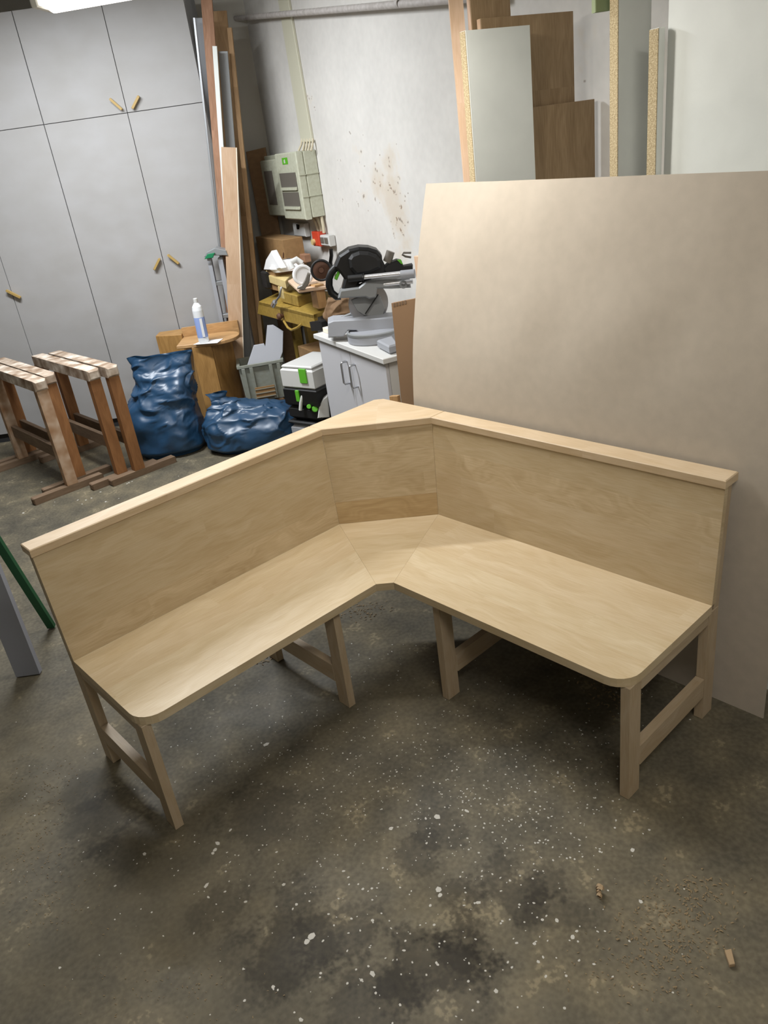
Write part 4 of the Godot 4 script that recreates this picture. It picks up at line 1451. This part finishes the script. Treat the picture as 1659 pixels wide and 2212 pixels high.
# ---------------------------------------------------------------- crate, tool cases, vacuum
func tool_cases() -> void:
	# grey stacking crate
	var D := 5.80
	var bx := (RGT + FWD * .12).normalized()
	var by := UP.cross(bx)
	if by.dot(FWD) < 0: by = -by
	var c := fp(578, 868, D)
	c.y = .20
	c += by * .16
	var t := thing("stacking_crate", "grey plastic stacking crate holding crumpled clear film", "crate", c)
	var wx := .335
	var wy := .26
	var hh := .30
	for e in [[-by, bx, wx, wy / 2], [by, bx, wx, wy / 2], [-bx, by, wy - .02, wx / 2], [bx, by, wy - .02, wx / 2]]:
		var st := ST()
		var o: Vector3 = c + e[0] * (e[3] - .005)
		var hw: float = e[2] / 2
		prism(st, [o - e[1] * (hw - .012) + UP * .004 - e[0] * .012, o + e[1] * (hw - .012) + UP * .004 - e[0] * .012, o + e[1] * hw + UP * hh, o - e[1] * hw + UP * hh], -e[0] * .008, .001)
		obj("side", st, M.grey_crate, t)
	var st := ST()
	box(st, c + UP * .003, bx, by, wx - .03, wy - .03, .008)
	obj("bottom", st, M.crate_dark, t)
	st = ST()
	for e in [[-by, bx, wx + .02, wy / 2], [by, bx, wx + .02, wy / 2], [-bx, by, wy, wx / 2], [bx, by, wy, wx / 2]]:
		var o2: Vector3 = c + e[0] * e[3] + UP * (hh - .008)
		bar(st, o2 - e[1] * e[2] / 2, o2 + e[1] * e[2] / 2, .022, .018, e[0], .003)
	obj("rim", st, M.grey_crate, t)
	for f in [-.40, -.22, .22, .40]:
		st = ST()
		bar(st, c - by * (wy / 2 - .006) + bx * wx * f + UP * .01, c - by * (wy / 2 + .006) + bx * wx * f + UP * (hh - .02), .026, .012, bx, .002)
		obj("rib", st, M.grey_crate, t)
	st = ST()
	prism(st, [c - by * (wy / 2 + .001) - bx * .075 + UP * .03, c - by * (wy / 2 + .001) + bx * .075 + UP * .03, c - by * (wy / 2 + .003) + bx * .075 + UP * .12, c - by * (wy / 2 + .003) - bx * .075 + UP * .12], -by * .006, .001)
	obj("card_holder", st, M.carton, t)
	for k in 3:
		st = ST()
		bar(st, c - by * (wy / 2 + .010) - bx * .075 + UP * (.04 + k * .032), c - by * (wy / 2 + .010) + bx * .075 + UP * (.04 + k * .032), .005, .006, UP)
		obj("holder_bar", st, M.grey_crate, t)
	st = ST()
	box(st, c - UP * .1995 + by * .01, bx, by, .34, .26, .199, .004)
	solo("flat_carton", st, M.carton_dark, "low dark carton carrying the grey stacking crate", "carton")
	# clear film sheets standing in the crate
	st = ST()
	var fa := [fp(533, 792, D + .06), fp(548, 746, D + .10), fp(570, 742, D + .12), fp(573, 748, D + .12), fp(577, 703, D + .14), fp(590, 702, D + .14), fp(612, 716, D + .13), fp(611, 760, D + .11), fp(602, 784, D + .08)]
	prism(st, fa, FWD * .012, .003)
	solo("plastic_film", st, M.film, "stiff translucent plastic sheet standing up in the grey crate", "film")
	# carton behind the crate
	st = ST()
	box(st, wat(-2.42, 0, .24), WU, WN, .34, .24, .60, .003)
	solo("floor_carton", st, M.carton, "brown carton on the floor between crate and tool cases", "carton")
	st = ST()
	prism(st, [fl(585, 885), fl(640, 885), fl(628, 862), fl(596, 862)], UP * .025, .006)
	solo("plastic_packet", st, M.violet, "violet and white plastic packet on the floor under the crate", "packet")
	# vacuum extractor
	var vc := fp(690, 870, 5.28)
	vc.y = 0
	var vx := (RGT * .78 - FWD * .62).normalized()
	var vy := UP.cross(vx)
	if vy.dot(FWD) > 0: vy = -vy        # towards the camera
	t = thing("dust_extractor", "black and white dust extractor with green knobs beside the white cabinet", "vacuum", vc)
	st = ST()
	box(st, vc + UP * .02, vx, vy, .30, .34, .17, .03)
	obj("tank", st, M.alu_pale, t)
	st = ST()
	box(st, vc + UP * .19, vx, vy, .32, .36, .025, .01)
	obj("seal_band", st, M.black, t)
	st = ST()
	box(st, vc + UP * .215, vx, vy, .29, .33, .115, .03)
	obj("head", st, M.black_soft, t)
	for q in [[668, 882, .016], [681, 887, .022]]:
		st = ST()
		var kp := fp(q[0], q[1], 5.08)
		lathe(st, kp + FWD * .04, (-FWD + UP * .3).normalized(), [[q[2], 0], [q[2], .045], [q[2] * .8, .052], [0, .052]], 18)
		obj("dial", st, M.green, t)
	st = ST()
	var an := []
	for i in 9:
		var a := PI * .5 * i / 8.0
		an.append(fp(688 + 20 * (1 - sin(a)), 905 - 44 * (i / 8.0), 5.05))
	prism(st, [fp(686, 904, 5.06), fp(689, 880, 5.06), fp(698, 862, 5.06), fp(708, 854, 5.06), fp(712, 902, 5.06)], FWD * .05, .006)
	obj("side_shell", st, M.white_plastic, t)
	st = ST()
	tube(st, [fp(649, 886, 5.14), fp(650, 870, 5.14), fp(654, 853, 5.14), fp(658, 846, 5.14)], .012, 10)
	obj("side_trim", st, M.white_plastic, t)
	st = ST()
	tube(st, [fp(631, 826, 5.18), fp(632, 834, 5.18), fp(650, 842, 5.18)], .006, 8)
	obj("wire_bail", st, M.steel, t)
	# black case, then white case on top
	t = thing("black_tool_case", "black tool case with green catch under the white case", "case", vc + UP * .33)
	st = ST()
	box(st, vc + UP * .3305, vx, vy, .30, .36, .125, .012)
	obj("case_body", st, M.black, t)
	st = ST()
	var g := fp(669, 837, 5.0)
	bar(st, vc + UP * .365 + vy * .183 + vx * -.02, vc + UP * .445 + vy * .183 + vx * -.02, .03, .012, vx, .003)
	obj("catch", st, M.green, t)
	t = thing("white_tool_case", "white tool case with green catch on top of the black case", "case", vc + UP * .457)
	st = ST()
	box(st, vc + UP * .456, vx, vy, .29, .36, .135, .012)
	obj("case_body", st, M.white_plastic, t)
	st = ST()
	box(st, vc + UP * .5915, vx, vy, .27, .34, .022, .008)
	obj("lid", st, M.white_plastic, t)
	st = ST()
	bar(st, vc + UP * .50 + vy * .183 + vx * .06, vc + UP * .60 + vy * .183 + vx * .06, .06, .012, vx, .003)
	obj("catch", st, M.green, t)

# ---------------------------------------------------------------- grey post and green brace at the left edge
func left_edge() -> void:
	# an upright grey post; the green brace runs from the floor up to its head
	var b := fl(64, 1457)
	var d := (b - CAM).dot(FWD)
	var head := fp(-115, 1015, d)
	head = Vector3(b.x, head.y, b.z)
	var t := thing("braced_post", "grey post with dark green brace standing left of the bench", "stand", b)
	var st := ST()
	bar(st, b + UP * .003, head + UP * .06, .105, .03, RGT, .003)
	obj("post", st, M.grey_board, t)
	st = ST()
	bar(st, fl(113, 1357) + UP * .008, head + FWD * .03, .035, .022, RGT, .003)
	obj("brace", st, M.green_paint, t)

# ---------------------------------------------------------------- litter on the floor
func flake(st: SurfaceTool, p: Vector3, r: float, h: float) -> void:
	var k := 5 + rng.randi() % 3
	var a0 := rng.randf() * TAU
	var el := rng.randf_range(.55, 1.0)
	var ea := rng.randf() * TAU
	var c := p + UP * h
	var pts := []
	for i in k:
		var a := a0 + TAU * i / k
		var rr := r * rng.randf_range(.7, 1.15)
		var v := Vector2(cos(a) * rr, sin(a) * rr * el).rotated(ea)
		pts.append(p + Vector3(v.x, .0004, v.y))
	for i in k: tri(st, c, pts[i], pts[(i + 1) % k], UP, Vector3(1, 0, 0), Vector2.ZERO)
func gauss() -> float:
	return (rng.randf() + rng.randf() + rng.randf() - 1.5) * 1.1
func curl(st: SurfaceTool, p: Vector3, l: float, w: float) -> void:
	var a := rng.randf() * TAU
	var d := Vector3(cos(a), 0, sin(a))
	var s := Vector3(-sin(a), 0, cos(a)) * w / 2
	var lift := rng.randf_range(.3, 1.0) * l * .35
	var prev := p + UP * .001
	for i in 3:
		var f := (i + 1) / 3.0
		var q := p + d * l * f + UP * (.001 + sin(f * PI * .8) * lift)
		quad(st, prev - s, prev + s, q + s, q - s, d, Vector2.ZERO)
		prev = q
func floor_litter() -> void:
	# paint flecks: [x, y, spread x, spread y, count, radius]
	var st := ST()
	for c in [[980, 1640, 330, 170, 420, .0026], [800, 1720, 350, 200, 260, .0024], [1150, 1780, 220, 140, 220, .0030], [700, 2000, 500, 200, 130, .0032], [1050, 2050, 380, 160, 90, .0035], [560, 1600, 200, 120, 80, .0026], [250, 1700, 250, 220, 110, .0024], [1250, 1600, 180, 160, 60, .0025], [200, 1080, 180, 40, 30, .006], [850, 1420, 120, 80, 25, .003]]:
		for i in c[4]:
			var x: float = c[0] + gauss() * c[2]
			var y: float = c[1] + gauss() * c[3]
			flake(st, fl(x, y), c[5] * rng.randf_range(.4, 1.5), .0008)
	# the larger splashes where the photograph shows them
	for q in [[470, 1822, .010], [465, 1836, .008], [498, 1793, .007], [460, 1843, .007], [672, 2022, .011], [662, 2035, .010], [805, 2103, .012], [948, 1922, .010], [950, 1934, .008], [1032, 1950, .009], [1366, 1837, .008], [1384, 1948, .007], [1237, 2024, .007], [530, 1948, .007], [640, 1954, .005], [613, 1911, .006], [450, 1938, .006], [742, 1882, .005], [1203, 1988, .007], [1072, 2142, .007], [590, 2132, .006], [446, 1913, .010], [312, 1845, .008], [1008, 1752, .010], [944, 1764, .013], [575, 1608, .012], [650, 2203, .008], [845, 1790, .008]]:
		flake(st, fl(q[0], q[1]), q[2], .0012)
	solo("paint_flecks", st, M.speck, "white paint flecks and crumbs scattered over the concrete floor", "flecks", "", false, "stuff")
	# wood shavings in loose drifts
	st = ST()
	for c in [[1450, 2010, 110, 90, 170, .010], [1390, 2090, 130, 80, 120, .008], [1500, 1930, 90, 50, 70, .011], [80, 1690, 90, 70, 120, .007], [60, 1830, 80, 90, 100, .007], [120, 1960, 120, 60, 50, .007], [770, 1320, 50, 18, 60, .014], [1300, 1490, 40, 30, 30, .016], [1350, 1520, 40, 35, 30, .016], [130, 1290, 40, 70, 40, .008], [590, 1370, 14, 14, 12, .014], [460, 1030, 80, 20, 15, .008], [360, 2130, 200, 60, 60, .006], [1240, 1640, 60, 60, 20, .007], [570, 1425, 12, 8, 14, .014]]:
		for i in int(c[4] * 1.5):
			curl(st, fl(c[0] + gauss() * c[2], c[1] + gauss() * c[3]), c[5] * rng.randf_range(.3, 1.0), c[5] * rng.randf_range(.15, .4))
	solo("wood_shavings", st, M.shaving, "thin drifts of brown wood shavings on the concrete floor", "shavings", "", false, "stuff")
	# one curled shaving and one wooden chip
	var p := fl(1298, 1927)
	st = ST()
	for k in 3:
		var prev := p
		for i in 10:
			var a := i * .75 + k
			var rr := .012 - i * .0006
			var q := p + Vector3(cos(a) * rr + k * .006 - .006, .013 + sin(a) * rr, (k - 1) * .008 + i * .0012)
			if i > 0: quad(st, prev, q, q + Vector3(.003, 0, .009), prev + Vector3(.003, 0, .009), UP, Vector2.ZERO)
			prev = q
	solo("curled_shaving", st, M.chip_wood, "tight curl of wood shaving lying alone on the dark floor", "shaving")
	st = ST()
	prism(st, [fl(1565, 2052, .012), fl(1580, 2049, .012), fl(1588, 2082, .012), fl(1576, 2084, .012)], -UP * .0115, .001)
	solo("wooden_chip", st, M.chip_wood, "small wedge-shaped wooden chip near the shavings drift", "chip")
